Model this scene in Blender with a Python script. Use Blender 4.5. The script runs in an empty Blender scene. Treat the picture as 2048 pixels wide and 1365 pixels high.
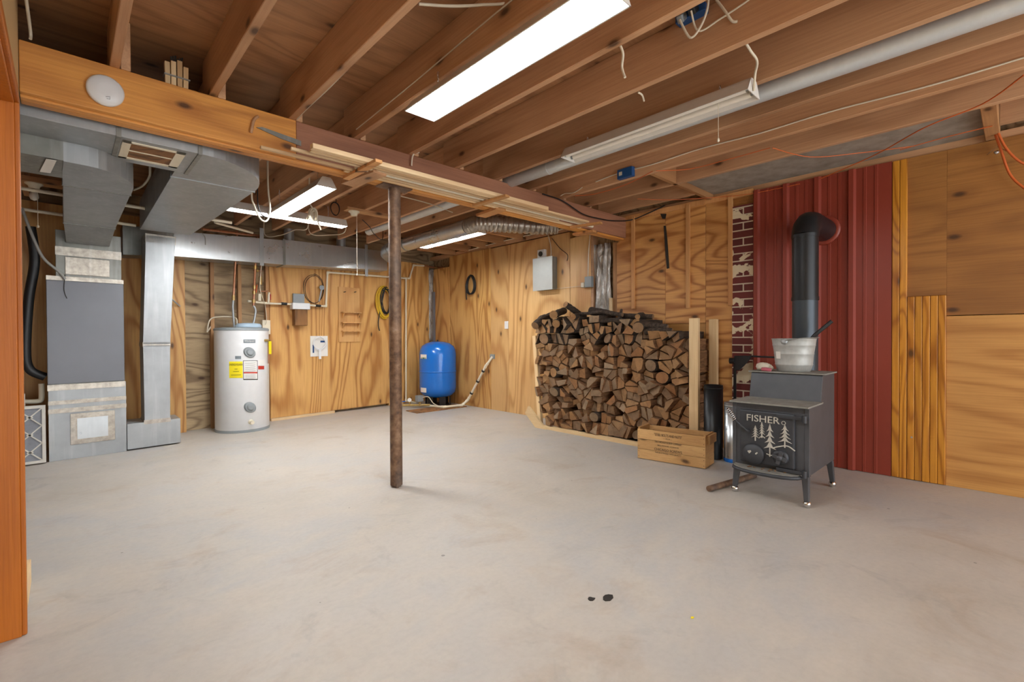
import bpy, math, random
from math import sin, cos, pi, radians, sqrt
from mathutils import Vector, Matrix
random.seed(7)
S = bpy.context.scene
COL = S.collection

# ---------------------------------------------------------------- camera, world, exposure
EYE = 1.07
YAW, PITCH, ROLL, FPX = radians(43.162), radians(-.576), radians(-.2765), 951.0
cd = bpy.data.cameras.new('camera'); cam = bpy.data.objects.new('camera', cd); COL.objects.link(cam)
cd.sensor_width = 36.0; cd.lens = FPX / 2048 * 36.0; cd.clip_start = .02
fw = Vector((sin(YAW)*cos(PITCH), cos(YAW)*cos(PITCH), sin(PITCH)))
rt = Vector((cos(YAW), -sin(YAW), 0)); up = rt.cross(fw)
rt, up = rt*cos(ROLL)+up*sin(ROLL), -rt*sin(ROLL)+up*cos(ROLL)
mm = Matrix((rt, up, -fw)).transposed().to_4x4(); mm.translation = (0, 0, EYE)
cam.matrix_world = mm
S.camera = cam
w = bpy.data.worlds.new('world'); S.world = w; w.use_nodes = True
w.node_tree.nodes['Background'].inputs[0].default_value = (.95, .98, 1.0, 1)
w.node_tree.nodes['Background'].inputs[1].default_value = 1.15
S.view_settings.view_transform = 'Standard'; S.view_settings.look = 'None'
S.view_settings.gamma = 1; S.view_settings.use_curve_mapping = False
S.view_settings.exposure = 1.8
LAMP = 19.0          # tube emission strength

# ---------------------------------------------------------------- measuring helpers
def ray(x, y): return fw + rt*((x-1024)/FPX) - up*((y-682.5)/FPX)
def on(x, y, ax, v):
    d = ray(x, y); o = Vector((0, 0, EYE)); i = 'xyz'.index(ax)
    return o + d*((v-o[i])/d[i])
def pln(x, y, p0, n):
    d = ray(x, y); o = Vector((0, 0, EYE)); return o + d*((Vector(p0)-o).dot(Vector(n))/d.dot(Vector(n)))
BS = .095                                   # the back wall runs slightly askew
def BY(x, off=0): return 6.44 + BS*(x-.93) - off
def bw(x, y, off=0): return pln(x, y, (.93, 6.44-off, 0), (-BS, 1, 0))
W = 4.53                                    # face of the right wall
JZ = 2.37; CZ = 2.605

# ---------------------------------------------------------------- mesh helpers
class MB:
    def __init__(s): s.v = []; s.f = []; s.m = []; s.sm = []
    def add(s, vs, fs, mi=0, sm=False):
        b = len(s.v); s.v += [tuple(v) for v in vs]
        for f in fs: s.f.append([b+i for i in f]); s.m.append(mi); s.sm.append(sm)
        return s
    def hexa(s, c, mi=0):                   # 8 corners: bottom 4 (ccw), top 4
        return s.add(c, [(3,2,1,0),(4,5,6,7),(0,1,5,4),(1,2,6,5),(2,3,7,6),(3,0,4,7)], mi)
    def box(s, x0, x1, y0, y1, z0, z1, mi=0):
        x0,x1=min(x0,x1),max(x0,x1); y0,y1=min(y0,y1),max(y0,y1); z0,z1=min(z0,z1),max(z0,z1)
        return s.hexa([(x0,y0,z0),(x1,y0,z0),(x1,y1,z0),(x0,y1,z0),(x0,y0,z1),(x1,y0,z1),(x1,y1,z1),(x0,y1,z1)], mi)
    def bbox(s, x0, x1, o0, o1, z0, z1, mi=0):   # box on the back wall, o = distance into the room
        a,b=max(o0,o1),min(o0,o1)
        return s.hexa([(x0,BY(x0,a),z0),(x1,BY(x1,a),z0),(x1,BY(x1,b),z0),(x0,BY(x0,b),z0),
                       (x0,BY(x0,a),z1),(x1,BY(x1,a),z1),(x1,BY(x1,b),z1),(x0,BY(x0,b),z1)], mi)
    def bar(s, p0, p1, wd, ht, upv=(0,0,1), mi=0):
        p0=Vector(p0);p1=Vector(p1);d=(p1-p0).normalized();u=Vector(upv);a=d.cross(u)
        if a.length<1e-4: a=d.cross(Vector((1,0,0)))
        a.normalize();u=a.cross(d);a*=wd/2;u*=ht/2
        return s.hexa([p0-a-u,p0+a-u,p1+a-u,p1-a-u,p0-a+u,p0+a+u,p1+a+u,p1-a+u],mi)
    def prism(s, poly, ext, mi=0):
        n=len(poly);e=Vector(ext);P=[Vector(p) for p in poly]
        nn=Vector((0,0,0))
        for i in range(n): nn+=P[i].cross(P[(i+1)%n])
        if nn.dot(e)>0: P.reverse()
        fs=[tuple(range(n)),tuple(range(2*n-1,n-1,-1))]+[((i+1)%n,i,n+i,n+(i+1)%n) for i in range(n)]
        return s.add(P+[p+e for p in P],fs,mi)
    def tube(s, path, r, n=8, mi=0, closed=False, cap=True, rr=None):
        P=[Vector(p) for p in path];k=len(P);vs=[];prev=None
        for i in range(k):
            if closed: d=P[(i+1)%k]-P[i-1]
            else: d=P[min(i+1,k-1)]-P[max(i-1,0)]
            d.normalize()
            if prev is None:
                a=d.orthogonal().normalized()
            else:
                a=prev-d*prev.dot(d)
                if a.length<1e-5: a=d.orthogonal()
                a.normalize()
            prev=a;b=d.cross(a);q=rr[i] if rr else r
            for j in range(n):
                t=2*pi*j/n;vs.append(P[i]+a*cos(t)*q+b*sin(t)*q)
        fs=[]
        for i in range(k if closed else k-1):
            for j in range(n):
                a0=i*n+j;a1=i*n+(j+1)%n;b0=((i+1)%k)*n+j;b1=((i+1)%k)*n+(j+1)%n
                fs.append((a0,a1,b1,b0))
        s.add(vs,fs,mi,True)
        if not closed and cap:
            s.add(vs[:n],[tuple(range(n-1,-1,-1))],mi);s.add(vs[-n:],[tuple(range(n))],mi)
        return s
    def cyl(s, p0, p1, r, r1=None, n=20, mi=0):
        return s.tube([p0,p1],r,n,mi,rr=[r,r if r1 is None else r1])
    def lathe(s, prof, c, axis=(0,0,1), n=32, mi=0, sm=True, sx=1, sy=1):
        ax=Vector(axis).normalized();a=ax.orthogonal().normalized() if abs(ax.z)<.99 else Vector((1,0,0));b=ax.cross(a);c=Vector(c)
        vs=[c+ax*z+a*cos(2*pi*j/n)*r*sx+b*sin(2*pi*j/n)*r*sy for r,z in prof for j in range(n)];fs=[]
        for i in range(len(prof)-1):
            for j in range(n): fs.append((i*n+j,i*n+(j+1)%n,(i+1)*n+(j+1)%n,(i+1)*n+j))
        s.add(vs,fs,mi,sm)
        s.add(vs[:n],[tuple(range(n-1,-1,-1))],mi);s.add(vs[-n:],[tuple(range(n))],mi)
        return s

def smooth(path, k=6, closed=False):
    P=[Vector(p) for p in path];n=len(P);out=[]
    if n<3: return P
    for i in range(n if closed else n-1):
        if closed: a,b,c,d=P[i-1],P[i],P[(i+1)%n],P[(i+2)%n]
        else: a,b,c,d=P[max(i-1,0)],P[i],P[i+1],P[min(i+2,n-1)]
        for j in range(k):
            t=j/k
            out.append(.5*((2*b)+(c-a)*t+(2*a-5*b+4*c-d)*t*t+(3*b-a-3*c+d)*t**3))
    if not closed: out.append(P[-1])
    return out

def wloc(o):
    v=Vector((0,0,0))
    while o is not None: v+=o.location; o=o.parent
    return v
def obj(name, mb, mats, parent=None, label=None, cat=None, group=None, kind=None, bevel=0, seg=2):
    if not isinstance(mats,(list,tuple)): mats=[mats]
    V=[Vector(v) for v in mb.v]
    if parent is None:
        xs=[v.x for v in V];ys=[v.y for v in V];zs=[v.z for v in V]
        org=Vector(((min(xs)+max(xs))/2,(min(ys)+max(ys))/2,min(zs)));loc=org
    else: org=wloc(parent);loc=Vector((0,0,0))
    me=bpy.data.meshes.new(name);me.from_pydata([v-org for v in V],[],mb.f)
    for m in mats: me.materials.append(m)
    me.polygons.foreach_set('material_index',mb.m);me.polygons.foreach_set('use_smooth',mb.sm)
    me.validate();me.update()
    o=bpy.data.objects.new(name,me);COL.objects.link(o);o.location=loc
    if parent is not None: o.parent=parent
    if bevel:
        b=o.modifiers.new('bevel','BEVEL');b.width=bevel;b.segments=seg;b.limit_method='ANGLE';b.angle_limit=radians(50)
    tag(o,label,cat,group,kind);return o
def tag(o,label=None,cat=None,group=None,kind=None):
    if label:o['label']=label
    if cat:o['category']=cat
    if group:o['group']=group
    if kind:o['kind']=kind
    return o
def thing(name,label,cat,loc,group=None):
    o=bpy.data.objects.new(name,None);o.empty_display_size=.05;COL.objects.link(o);o.location=loc
    return tag(o,label,cat,group)
def text(name,body,size,org,right,upv,mat,parent,ext=.001,align='CENTER',width=None,label=None):
    cu=bpy.data.curves.new('t','FONT');cu.body=body;cu.size=size;cu.extrude=ext;cu.align_x=align;cu.resolution_u=3
    t=bpy.data.objects.new('t',cu);COL.objects.link(t)
    me=bpy.data.meshes.new_from_object(t.evaluated_get(bpy.context.evaluated_depsgraph_get()))
    bpy.data.objects.remove(t);bpy.data.curves.remove(cu)
    R=Vector(right).normalized();U=Vector(upv).normalized();N=R.cross(U);o0=Vector(org)-wloc(parent)
    k=1.0
    if width:
        xs=[v.co.x for v in me.vertices];k=width/max(1e-6,max(xs)-min(xs))
    for v in me.vertices: v.co=o0+R*v.co.x*k+U*v.co.y+N*v.co.z
    me.materials.clear();me.materials.append(mat);me.name=name
    o=bpy.data.objects.new(name,me);COL.objects.link(o);o.parent=parent
    if label:o['label']=label
    return o

# ---------------------------------------------------------------- materials
def lin(h):
    h=h.lstrip('#');c=[int(h[i:i+2],16)/255 for i in (0,2,4)]
    return tuple(x/12.92 if x<=.04045 else ((x+.055)/1.055)**2.4 for x in c)+(1,)
class NT:
    def __init__(s,name):
        s.m=bpy.data.materials.new(name);s.m.use_nodes=True;s.t=s.m.node_tree;s.n=s.t.nodes;s.b=s.n['Principled BSDF']
    def node(s,ty,**kw):
        n=s.n.new(ty)
        for k,v in kw.items():
            if k.startswith('_'): setattr(n,k[1:],v)
            else:
                i=n.inputs[int(k[1:])] if k[0]=='i' and k[1:].isdigit() else n.inputs[k.replace('_',' ')]
                if isinstance(v,bpy.types.NodeSocket): s.t.links.new(v,i)
                else: i.default_value=v
        return n
    def math(s,op,a,b=0.,c=0.,clamp=False): return s.node('ShaderNodeMath',_operation=op,_use_clamp=clamp,i0=a,i1=b,i2=c).outputs[0]
    def mix(s,f,a,b,mode='MIX'):
        n=s.n.new('ShaderNodeMix');n.data_type='RGBA';n.blend_type=mode
        for i,v in ((0,f),(6,a),(7,b)):
            if isinstance(v,bpy.types.NodeSocket): s.t.links.new(v,n.inputs[i])
            else: n.inputs[i].default_value=v
        return n.outputs[2]
    def obj(s): return s.node('ShaderNodeTexCoord').outputs['Object']
    def mapp(s,vec,sc=(1,1,1),loc=(0,0,0)):
        n=s.node('ShaderNodeMapping');s.t.links.new(vec,n.inputs['Vector']);n.inputs['Scale'].default_value=sc
        if isinstance(loc,bpy.types.NodeSocket): s.t.links.new(loc,n.inputs['Location'])
        else: n.inputs['Location'].default_value=loc
        return n.outputs[0]
    def noise(s,vec,sc,det=3,ro=.5,dist=0):
        return s.node('ShaderNodeTexNoise',Vector=vec,Scale=sc,Detail=det,Roughness=ro,Distortion=dist).outputs['Fac']
    def ramp(s,f,stops):
        n=s.node('ShaderNodeValToRGB',Fac=f);e=n.color_ramp.elements
        while len(e)<len(stops): e.new(.5)
        for i,(p,c) in enumerate(stops): e[i].position=p;e[i].color=c if len(c)==4 else (*c,1)
        return n.outputs[0]
    def step(s,f,a,b): return s.node('ShaderNodeMapRange',i0=f,i1=a,i2=b,i3=0.,i4=1.).outputs[0]
    def rnd(s): return s.node('ShaderNodeObjectInfo').outputs['Random']
    def out(s,color=None,rough=.5,metal=0.,bump=None,bs=.2,bd=.01,**kw):
        b=s.b
        for k,v in (('Base Color',color),('Roughness',rough),('Metallic',metal)):
            if v is None: continue
            if isinstance(v,bpy.types.NodeSocket): s.t.links.new(v,b.inputs[k])
            else: b.inputs[k].default_value=v
        for k,v in kw.items(): b.inputs[k.replace('_',' ')].default_value=v
        if bump is not None:
            n=s.node('ShaderNodeBump',Strength=bs,Distance=bd,Height=bump);s.t.links.new(n.outputs[0],b.inputs['Normal'])
        return s.m
def wood(name,light,dark,axis='z',rings=13.,ns=1.3,con=.75,knots=.5,rough=.55,fine=.25,var=.14,kcol='#3a2110'):
    s=NT(name);st={'x':(.2,1,1),'y':(1,.2,1),'z':(1,1,.2)}[axis]
    r=s.rnd();off=s.node('ShaderNodeCombineXYZ',X=s.math('MULTIPLY',r,37.),Y=s.math('MULTIPLY',r,19.),Z=s.math('MULTIPLY',r,53.)).outputs[0]
    v=s.mapp(s.obj(),st,off)
    n=s.noise(v,ns,2.,.45,.5)
    n=s.math('MULTIPLY_ADD',s.noise(v,ns*5,2.),.05,n)
    b=s.math('SINE',s.math('MULTIPLY',n,rings*9.))
    b=s.math('MULTIPLY_ADD',b,.5,.5); b=s.math('POWER',b,3.0)
    c=s.mix(s.math('MULTIPLY',b,con),lin(light),lin(dark))
    v2=s.mapp(s.obj(),{'x':(.03,1,1),'y':(1,.03,1),'z':(1,1,.03)}[axis],off)
    f=s.noise(v2,90.,3.,.6)
    c=s.mix(s.math('MULTIPLY',s.step(f,.42,.72),fine),c,lin(dark),'MULTIPLY')
    big=s.noise(s.mapp(s.obj(),(1,1,1),off),.9,2.)
    c=s.mix(s.math('MULTIPLY',s.step(big,.35,.7),.25),c,lin(dark),'MULTIPLY')
    if knots:
        sp=s.node('ShaderNodeSeparateXYZ',Vector=s.mapp(s.obj(),(1,1,1),off)).outputs;ia='xyz'.index(axis);ot=[q for q in range(3) if q!=ia]
        kv=s.node('ShaderNodeCombineXYZ',X=s.math('MULTIPLY',sp[ia],.5),Y=s.math('ADD',sp[ot[0]],sp[ot[1]]),Z=0.).outputs[0]
        vo=s.node('ShaderNodeTexVoronoi',_voronoi_dimensions='2D',Vector=kv,Scale=3.6,Randomness=1.)
        sel=s.math('GREATER_THAN',s.node('ShaderNodeSeparateColor',Color=vo.outputs['Color']).outputs[0],1-knots)
        k=s.node('ShaderNodeMapRange',i0=vo.outputs['Distance'],i1=.03,i2=.085,i3=1.,i4=0.).outputs[0]
        halo=s.node('ShaderNodeMapRange',i0=vo.outputs['Distance'],i1=.07,i2=.26,i3=.5,i4=0.).outputs[0]
        c=s.mix(s.math('MULTIPLY',halo,sel),c,lin(dark))
        c=s.mix(s.math('MULTIPLY',s.math('MULTIPLY',k,sel),.85),c,lin(kcol))
    vr=s.math('MULTIPLY_ADD',r,var*2,1-var)
    c=s.mix(1.,c,s.node('ShaderNodeCombineColor',Red=vr,Green=vr,Blue=vr).outputs[0],'MULTIPLY')
    return s.out(c,rough,bump=f,bs=.12)
def metal(name,col,rough=.38,metallic=.75,mott=.25,sc=9.,scratch=True):
    s=NT(name);o=s.obj();n=s.noise(o,sc,4.,.6);n2=s.noise(s.mapp(o,(1,1,.08)),30.,2.)
    c=s.mix(s.math('MULTIPLY',s.step(n,.3,.75),mott),lin(col),(.12,.12,.12,1),'MULTIPLY')
    c=s.mix(s.math('MULTIPLY',s.step(n2,.5,.8),.12),c,(1,1,1,1))
    ro=s.math('MULTIPLY_ADD',n,.25,rough-.12)
    return s.out(c,ro,metallic,bump=n,bs=.03)
def plain(name,col,rough=.5,metallic=0.,mott=.12,sc=12.,bs=.05,**kw):
    s=NT(name);n=s.noise(s.obj(),sc,4.,.6)
    c=s.mix(s.math('MULTIPLY',s.step(n,.35,.75),mott),lin(col),(.15,.13,.1,1),'MULTIPLY')
    return s.out(c,rough,metallic,bump=n,bs=bs,**kw)
def emit(name,col,st):
    s=NT(name);return s.out((.9,.9,.9,1),.5,Emission_Color=col,Emission_Strength=st)

M={}
M['ply_v']=wood('ply_vertical','#deb06c','#a86c2b','z',13,1.4,.75,.25,.5)
M['ply_bright']=wood('ply_bright','#e5bc80','#b67d3e','z',9,1.2,.6,.45,.45)
M['ply_h']=wood('ply_horizontal','#e3ab66','#a4642c','y',14,1.7,.8,.35,.5)
M['ply_dark']=wood('ply_brown','#ac763a','#774a20','y',9,1.2,.4,.45,.55)
M['ply_tan']=wood('ply_tan','#cf9a55','#9f662c','y',10,1.1,.5,.2,.5)
M['ply_old']=wood('ply_old','#b39c79','#6b543b','x',14,1.8,.7,.9,.7)
M['subfloor']=wood('subfloor_ply','#b3845a','#7b5232','x',8,1.2,.45,.6,.6)
M['joist']=wood('joist_pine','#d2a67e','#a0734d','y',4,1.5,.5,.45,.55)
M['joist_x']=wood('block_pine','#c89766','#90603c','x',4,1.5,.5,.4,.55)
M['girder']=wood('girder_pine','#dc9c4c','#a8682c','x',4,1.4,.5,.35,.5)
M['girder_dark']=wood('girder_brown','#a9765a','#7b503a','x',4,1.4,.5,.35,.55)
M['newwood_z']=wood('new_pine_upright','#ecd2a4','#cfa772','z',4,1.5,.4,.3,.6)
M['newwood_x']=wood('new_pine_strip','#ead0a6','#c79c68','x',4,1.5,.4,.1,.6)
M['newwood_y']=wood('new_pine_rail','#e8cd9f','#c79c68','y',4,1.5,.4,.2,.6)
M['stud']=wood('aged_stud','#b78a5c','#7f5733','z',4,1.5,.4,.3,.65)
M['batten']=wood('batten_pine','#dba56a','#b97d45','z',4,1.5,.4,.3,.6)
M['bead']=wood('beadboard_pine','#d39130','#9a5810','z',12,2.2,.75,.15,.3)
M['crate']=wood('crate_pine','#d9b077','#b08550','y',4,1.5,.45,.2,.7)
M['door_wood']=wood('stained_door','#b5650c','#8f4806','z',5,1.2,.35,0,.5)
M['block']=wood('weathered_block','#a0703f','#5e3c1e','z',6,3,.7,.3,.7)
M['galv']=metal('galvanized_steel','#a9adaf',.46,.6,.18,5.)
M['galv_dark']=metal('galvanized_dull','#94958f',.5,.55,.3,5.)
M['galv_shiny']=metal('bright_galvanized_steel','#c8cdd0',.3,.8,.15,5.)
M['satin']=metal('satin_galvanized_steel','#d6dbdc',.42,.4,.1,5.)
M['pail']=metal('weathered_pail','#b9bbb8',.58,.45,.3,14.)
M['foil']=metal('foil_tape','#bcb3a6',.34,.75,.5,26.)
M['chrome']=metal('chrome','#d8d8d8',.15,1.,.05)
M['copper']=metal('copper_pipe','#b87f5c',.45,.65,.3,14.)
M['brass']=metal('brass_fitting','#c0a060',.4,.8,.3,14.)
M['white']=plain('white_enamel','#e6e8ea',.3,0,.05)
M['lampwhite']=plain('white_lamp_enamel','#ddd9d2',.35,0,.1)
M['pvc']=plain('cream_pvc','#e8dfc8',.4,0,.08)
M['cable']=plain('white_cable','#ddd3bd',.5,0,.1)
M['greycable']=plain('grey_cable','#9a9a95',.5,0,.1)
M['black']=plain('black_rubber','#1d1e20',.45,0,.1)
M['blackpipe']=plain('black_stove_pipe','#26282b',.38,.4,.2,6.)
M['greypanel']=plain('grey_painted_steel','#72747a',.42,.25,.1,3.)
M['greyp']=plain('grey_plastic','#8f9699',.45)
M['blue']=plain('blue_enamel','#1470cf',.22,0,.04,4.,Coat_Weight=.4)
M['bluebox']=plain('blue_plastic','#1f4f86',.4)
M['yellow']=plain('yellow_label','#f0dc1c',.5,0,.04)
M['yhose']=plain('yellow_hose','#e0b52a',.45,0,.08)
M['orange']=plain('orange_cord','#d0652a',.5,0,.1)
M['redp']=plain('red_plastic','#c23a2a',.45)
M['paper']=plain('paper_label','#e9e7e2',.6,0,.05)
M['ink']=plain('black_ink','#2b2722',.7,0,.05)
M['gink']=plain('grey_ink','#7c858c',.7,0,.05)
M['red']=plain('red_painted_steel','#8e3a2a',.38,.05,.1,3.)
M['stove']=plain('stove_grey_steel','#54565b',.5,.3,.25,8.)
M['stove_dark']=plain('stove_black_iron','#414348',.5,.3,.25,8.)
M['ash']=plain('ash_dusted_steel','#8d8b84',.75,.1,.45,18.)
M['tree']=plain('silver_relief','#c9c6bc',.5,.3,.15,20.)
M['glove']=plain('cotton_glove','#cfc6b4',.9,0,.3,30.,.3)
M['pink']=plain('pink_cuff','#b35b6a',.9,0,.2,30.)
M['slab']=plain('grey_hearth_slab','#a3988a',.9,0,.55,7.,.4)
M['beige']=plain('beige_drywall','#d6b886',.7,0,.05)
M['glass_bulb']=plain('frosted_bulb','#d8d4c8',.25,0,.05)
M['tube_on']=emit('lit_fluorescent_tube',(.93,.98,1,1),LAMP)
M['tube_rear']=emit('lit_rear_fluorescent_tube',(.95,.98,1,1),LAMP*1.15)
M['tube_off']=plain('unlit_fluorescent_tube','#ece6da',.25,0,.03)
M['signyellow']=plain('yellow_sign','#caa51e',.5)
M['cardboard']=plain('white_card_frame','#d9d6cd',.8,0,.1)
M['pleat']=plain('grey_filter_media','#8f939b',.9,0,.2,40.)
M['cork']=wood('tan_pegboard_wood','#dcae70','#bd8748','z',9,1.6,.5,.1,.6)

def mk_column():
    s=NT('rusty_steel');o=s.obj();n=s.noise(o,14.,5.,.65);n2=s.noise(s.mapp(o,(1,1,.3)),5.,3.)
    c=s.ramp(n,[(.3,lin('#4b382f')),(.48,lin('#75543d')),(.62,lin('#8f7159')),(.78,lin('#a9a099'))])
    c=s.mix(s.step(n2,.45,.62),c,lin('#5a5555'),'MIX')
    c=s.mix(.5,c,s.ramp(n,[(.3,lin('#4b382f')),(.7,lin('#a08063'))]))
    return s.out(c,.6,.35,bump=n,bs=.25)
M['rust']=mk_column()
def mk_floor():
    s=NT('concrete');o=s.obj()
    a=s.noise(o,.7,4.,.6,.6);b=s.noise(s.mapp(o,(1,2.2,1)),3.5,5.,.65,.4);f=s.noise(o,40.,3.,.6)
    c=s.ramp(a,[(.3,lin('#aea79c')),(.48,lin('#b9b3ab')),(.6,lin('#b3b1ae')),(.75,lin('#c6bdaf'))])
    c=s.mix(s.math('MULTIPLY',s.step(b,.42,.72),.38),c,lin('#cdc2b2'))
    c=s.mix(s.math('MULTIPLY',s.step(s.noise(s.mapp(o,(1,1,1),(5,3,0)),1.9,5.,.7,.8),.56,.74),.45),c,lin('#a08b75'))
    st=s.noise(s.mapp(o,(1,1,1),(15,9,0)),2.6,5.,.7,1.0)
    c=s.mix(s.math('MULTIPLY',s.step(st,.58,.75),.4),c,lin('#8a8886'))
    vo=s.node('ShaderNodeTexVoronoi',Vector=o,Scale=5.5)
    d=s.math('LESS_THAN',vo.outputs['Distance'],s.math('MULTIPLY',s.node('ShaderNodeSeparateColor',Color=vo.outputs['Color']).outputs[0],.055))
    c=s.mix(s.math('MULTIPLY',d,.55),c,lin('#4c4842'))
    c=s.mix(s.math('MULTIPLY',s.step(f,.4,.8),.12),c,(.3,.3,.3,1),'MULTIPLY')
    ro=s.math('MULTIPLY_ADD',b,.3,.38)
    return s.out(c,ro,0.,bump=b,bs=.08)
M['floor']=mk_floor()
def mk_brick():
    s=NT('painted_brick');o=s.obj();sp=s.node('ShaderNodeSeparateXYZ',Vector=o)
    uv=s.node('ShaderNodeCombineXYZ',X=sp.outputs[1],Y=sp.outputs[2],Z=0.).outputs[0]
    br=s.node('ShaderNodeTexBrick',Vector=uv,Scale=1.,Mortar_Size=.006,Mortar_Smooth=.1,Brick_Width=.21,Row_Height=.070,Bias=0.)
    br.inputs['Color1'].default_value=lin('#6e2c28');br.inputs['Color2'].default_value=lin('#54221f');br.inputs['Mortar'].default_value=lin('#cbbda6')
    n=s.noise(s.mapp(o,(1,1,1.2)),4.2,4.,.55,.6)
    c=s.mix(s.step(n,.535,.55),br.outputs['Color'],lin('#dccdae'))
    return s.out(c,.75,bump=s.math('SUBTRACT',1.,br.outputs['Fac']),bs=.6,bd=.006)
M['brick']=mk_brick()
def mk_plastic():
    s=NT('crinkled_plastic');n=s.noise(s.mapp(s.obj(),(1.6,1.6,.8)),6.,4.,.6,1.2)
    c=s.ramp(n,[(.3,lin('#918a82')),(.5,lin('#bdb9b3')),(.65,lin('#dedede'))])
    return s.out(c,.18,.25,bump=n,bs=.9,bd=.03)
M['plastic']=mk_plastic()
def mk_end(nm,a,b,cc):
    s=NT(nm);o=s.obj();r=s.rnd()
    off=s.node('ShaderNodeCombineXYZ',X=0.,Y=s.math('MULTIPLY',r,31.),Z=s.math('MULTIPLY',r,17.)).outputs[0]
    n=s.noise(s.mapp(o,(1,1,1),off),16.,4.,.7,.4)
    ln=s.node('ShaderNodeVectorMath',_operation='LENGTH',i0=s.mapp(o,(0,1,1),(0,.01,-.05))).outputs['Value']
    rg=s.math('MULTIPLY_ADD',s.math('SINE',s.math('MULTIPLY',s.math('ADD',ln,s.math('MULTIPLY',n,.008)),620.)),.5,.5)
    base=s.ramp(r,[(0.,lin(a)),(.35,lin(b)),(.65,lin(cc)),(1.,lin('#9c8468'))])
    c=s.mix(s.math('MULTIPLY',rg,.22),base,lin('#3b2a1d'))
    c=s.mix(s.math('MULTIPLY',s.step(n,.45,.7),.45),c,lin('#4a392b'))
    return s.out(c,.85,bump=n,bs=.5)
M['end']=mk_end('firewood_cut_end','#9c6c42','#ae8558','#86684c')
def mk_bark(nm,a,b):
    s=NT(nm);o=s.obj();r=s.rnd()
    off=s.node('ShaderNodeCombineXYZ',X=s.math('MULTIPLY',r,11.),Y=s.math('MULTIPLY',r,31.),Z=0.).outputs[0]
    n=s.noise(s.mapp(o,(.2,1,1),off),38.,4.,.7,.4)
    c=s.mix(s.step(n,.35,.68),lin(a),lin(b))
    v=s.math('MULTIPLY_ADD',r,.5,.7)
    c=s.mix(1.,c,s.node('ShaderNodeCombineColor',Red=v,Green=v,Blue=v).outputs[0],'MULTIPLY')
    return s.out(c,.9,bump=n,bs=.9,bd=.008)
M['split']=mk_bark('firewood_split_face','#6b4a30','#a57a52')
M['bark']=mk_bark('firewood_bark','#2f2620','#5d4d40')

# ================================================================ SETTING
def struct(name,mb,mat,parent=None,bevel=0): return obj(name,mb,mat,parent,kind='structure' if parent is None else None,bevel=bevel)
YN=-2.6                                            # how far the room goes behind the camera
struct('floor',MB().box(-1.7,5.1,YN,7.3,-.1,0),M['floor'])
struct('ceiling',MB().box(-1.7,5.1,YN,7.3,CZ,CZ+.03),M['subfloor'])
# right wall with its sheets
wr=struct('wall_right',MB().box(W+.10,W+.18,YN,7.0,0,CZ),M['ply_old'])
def sheetR(y0,y1,z0,z1,mat,x=W,t=.10): obj('plywood_sheet',MB().box(x,x+t,y0,y1,z0,z1),M[mat],wr,bevel=.0015,seg=1)
sheetR(YN,.351,0,1.197,'ply_tan'); sheetR(YN,.351,1.202,JZ-.005,'ply_dark')
sheetR(.351,.62,1.345,JZ-.005,'ply_dark'); sheetR(.351,.66,0,1.343,'ply_tan'); sheetR(.62,1.83,0,JZ-.005,'ply_dark',W+.025,.075)
sheetR(1.828,2.08,0,JZ-.03,'ply_h'); sheetR(2.083,2.505,1.19,JZ-.03,'ply_h'); sheetR(2.508,3.10,1.19,JZ-.03,'ply_h'); sheetR(2.083,3.10,0,1.187,'ply_tan')
sheetR(3.462,3.78,0,JZ-.1,'ply_bright'); sheetR(3.784,4.90,0,JZ-.02,'ply_bright'); sheetR(4.503+.4,5.28,0,JZ-.02,'ply_bright')
sheetR(5.284,6.30,0,JZ-.01,'ply_v'); sheetR(6.303,7.0,0,JZ-.17,'ply_v')
obj('top_plate',MB().box(W-.012,W+.1,1.64,3.10,JZ-.03,JZ+.02),M['batten'],wr)
obj('top_plate',MB().box(W+.02,W+.1,YN,7.0,JZ-.004,JZ+.05),M['joist'],wr)
obj('stud',MB().box(W+.02,W+.10,3.10,3.165,0,2.13),M['stud'],wr)
obj('stud',MB().box(W-.005,W+.10,3.165,3.20,0,1.50),M['newwood_z'],wr)
obj('stud',MB().box(W+.0,W+.10,3.43,3.46,0,JZ-.1),M['joist'],wr)
# plastic vapour sheet in the open stud bay
mb=MB();n=14;rows=16
vs=[];fs=[]
for i in range(rows+1):
    for j in range(n+1):
        y=3.20+(.235)*j/n;z=.9+1.24*i/rows
        vs.append((W+.035+.022*sin(j*1.3+i*.35)+.012*sin(j*2.9-i*.8)+random.uniform(-.006,.006),y,z))
for i in range(rows):
    for j in range(n): a=i*(n+1)+j;fs.append((a,a+1,a+n+2,a+n+1))
mb.add(vs,fs,0,True)
o=obj('plastic_sheet',mb,M['plastic'],None,'crinkled silvery plastic sheet covering the open stud bay beside the firewood','plastic sheet');o.modifiers.new('solid','SOLIDIFY').thickness=.003
# back wall
wb=struct('wall_back',MB().bbox(-1.7,5.0,-.10,-.18,0,CZ),M['ply_old'])
def sheetB(x0,x1,z0,z1,mat,o0=0,o1=-.10): obj('plywood_sheet',MB().bbox(x0,x1,o0,o1,z0,z1),M[mat],wb,bevel=.0015,seg=1)
sheetB(-1.7,.985,0,2.36,'ply_v'); sheetB(1.895,3.65,.035,2.30,'ply_v'); sheetB(3.653,4.45,0,2.27,'ply_v')
obj('sill_strip',MB().bbox(1.895,2.75,.03,-.1,0,.033),M['newwood_x'],wb)
for x0 in (1.24,1.535,1.855): obj('stud',MB().bbox(x0,x0+.038,-.012,-.10,0,2.3),M['stud'],wb)
sheetB(.985,1.895,.0,2.3,'ply_old',-.09,-.10)
struct('wall_far_left',MB().box(-1.75,-1.65,2.4,7.0,0,CZ),M['ply_dark'])
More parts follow.
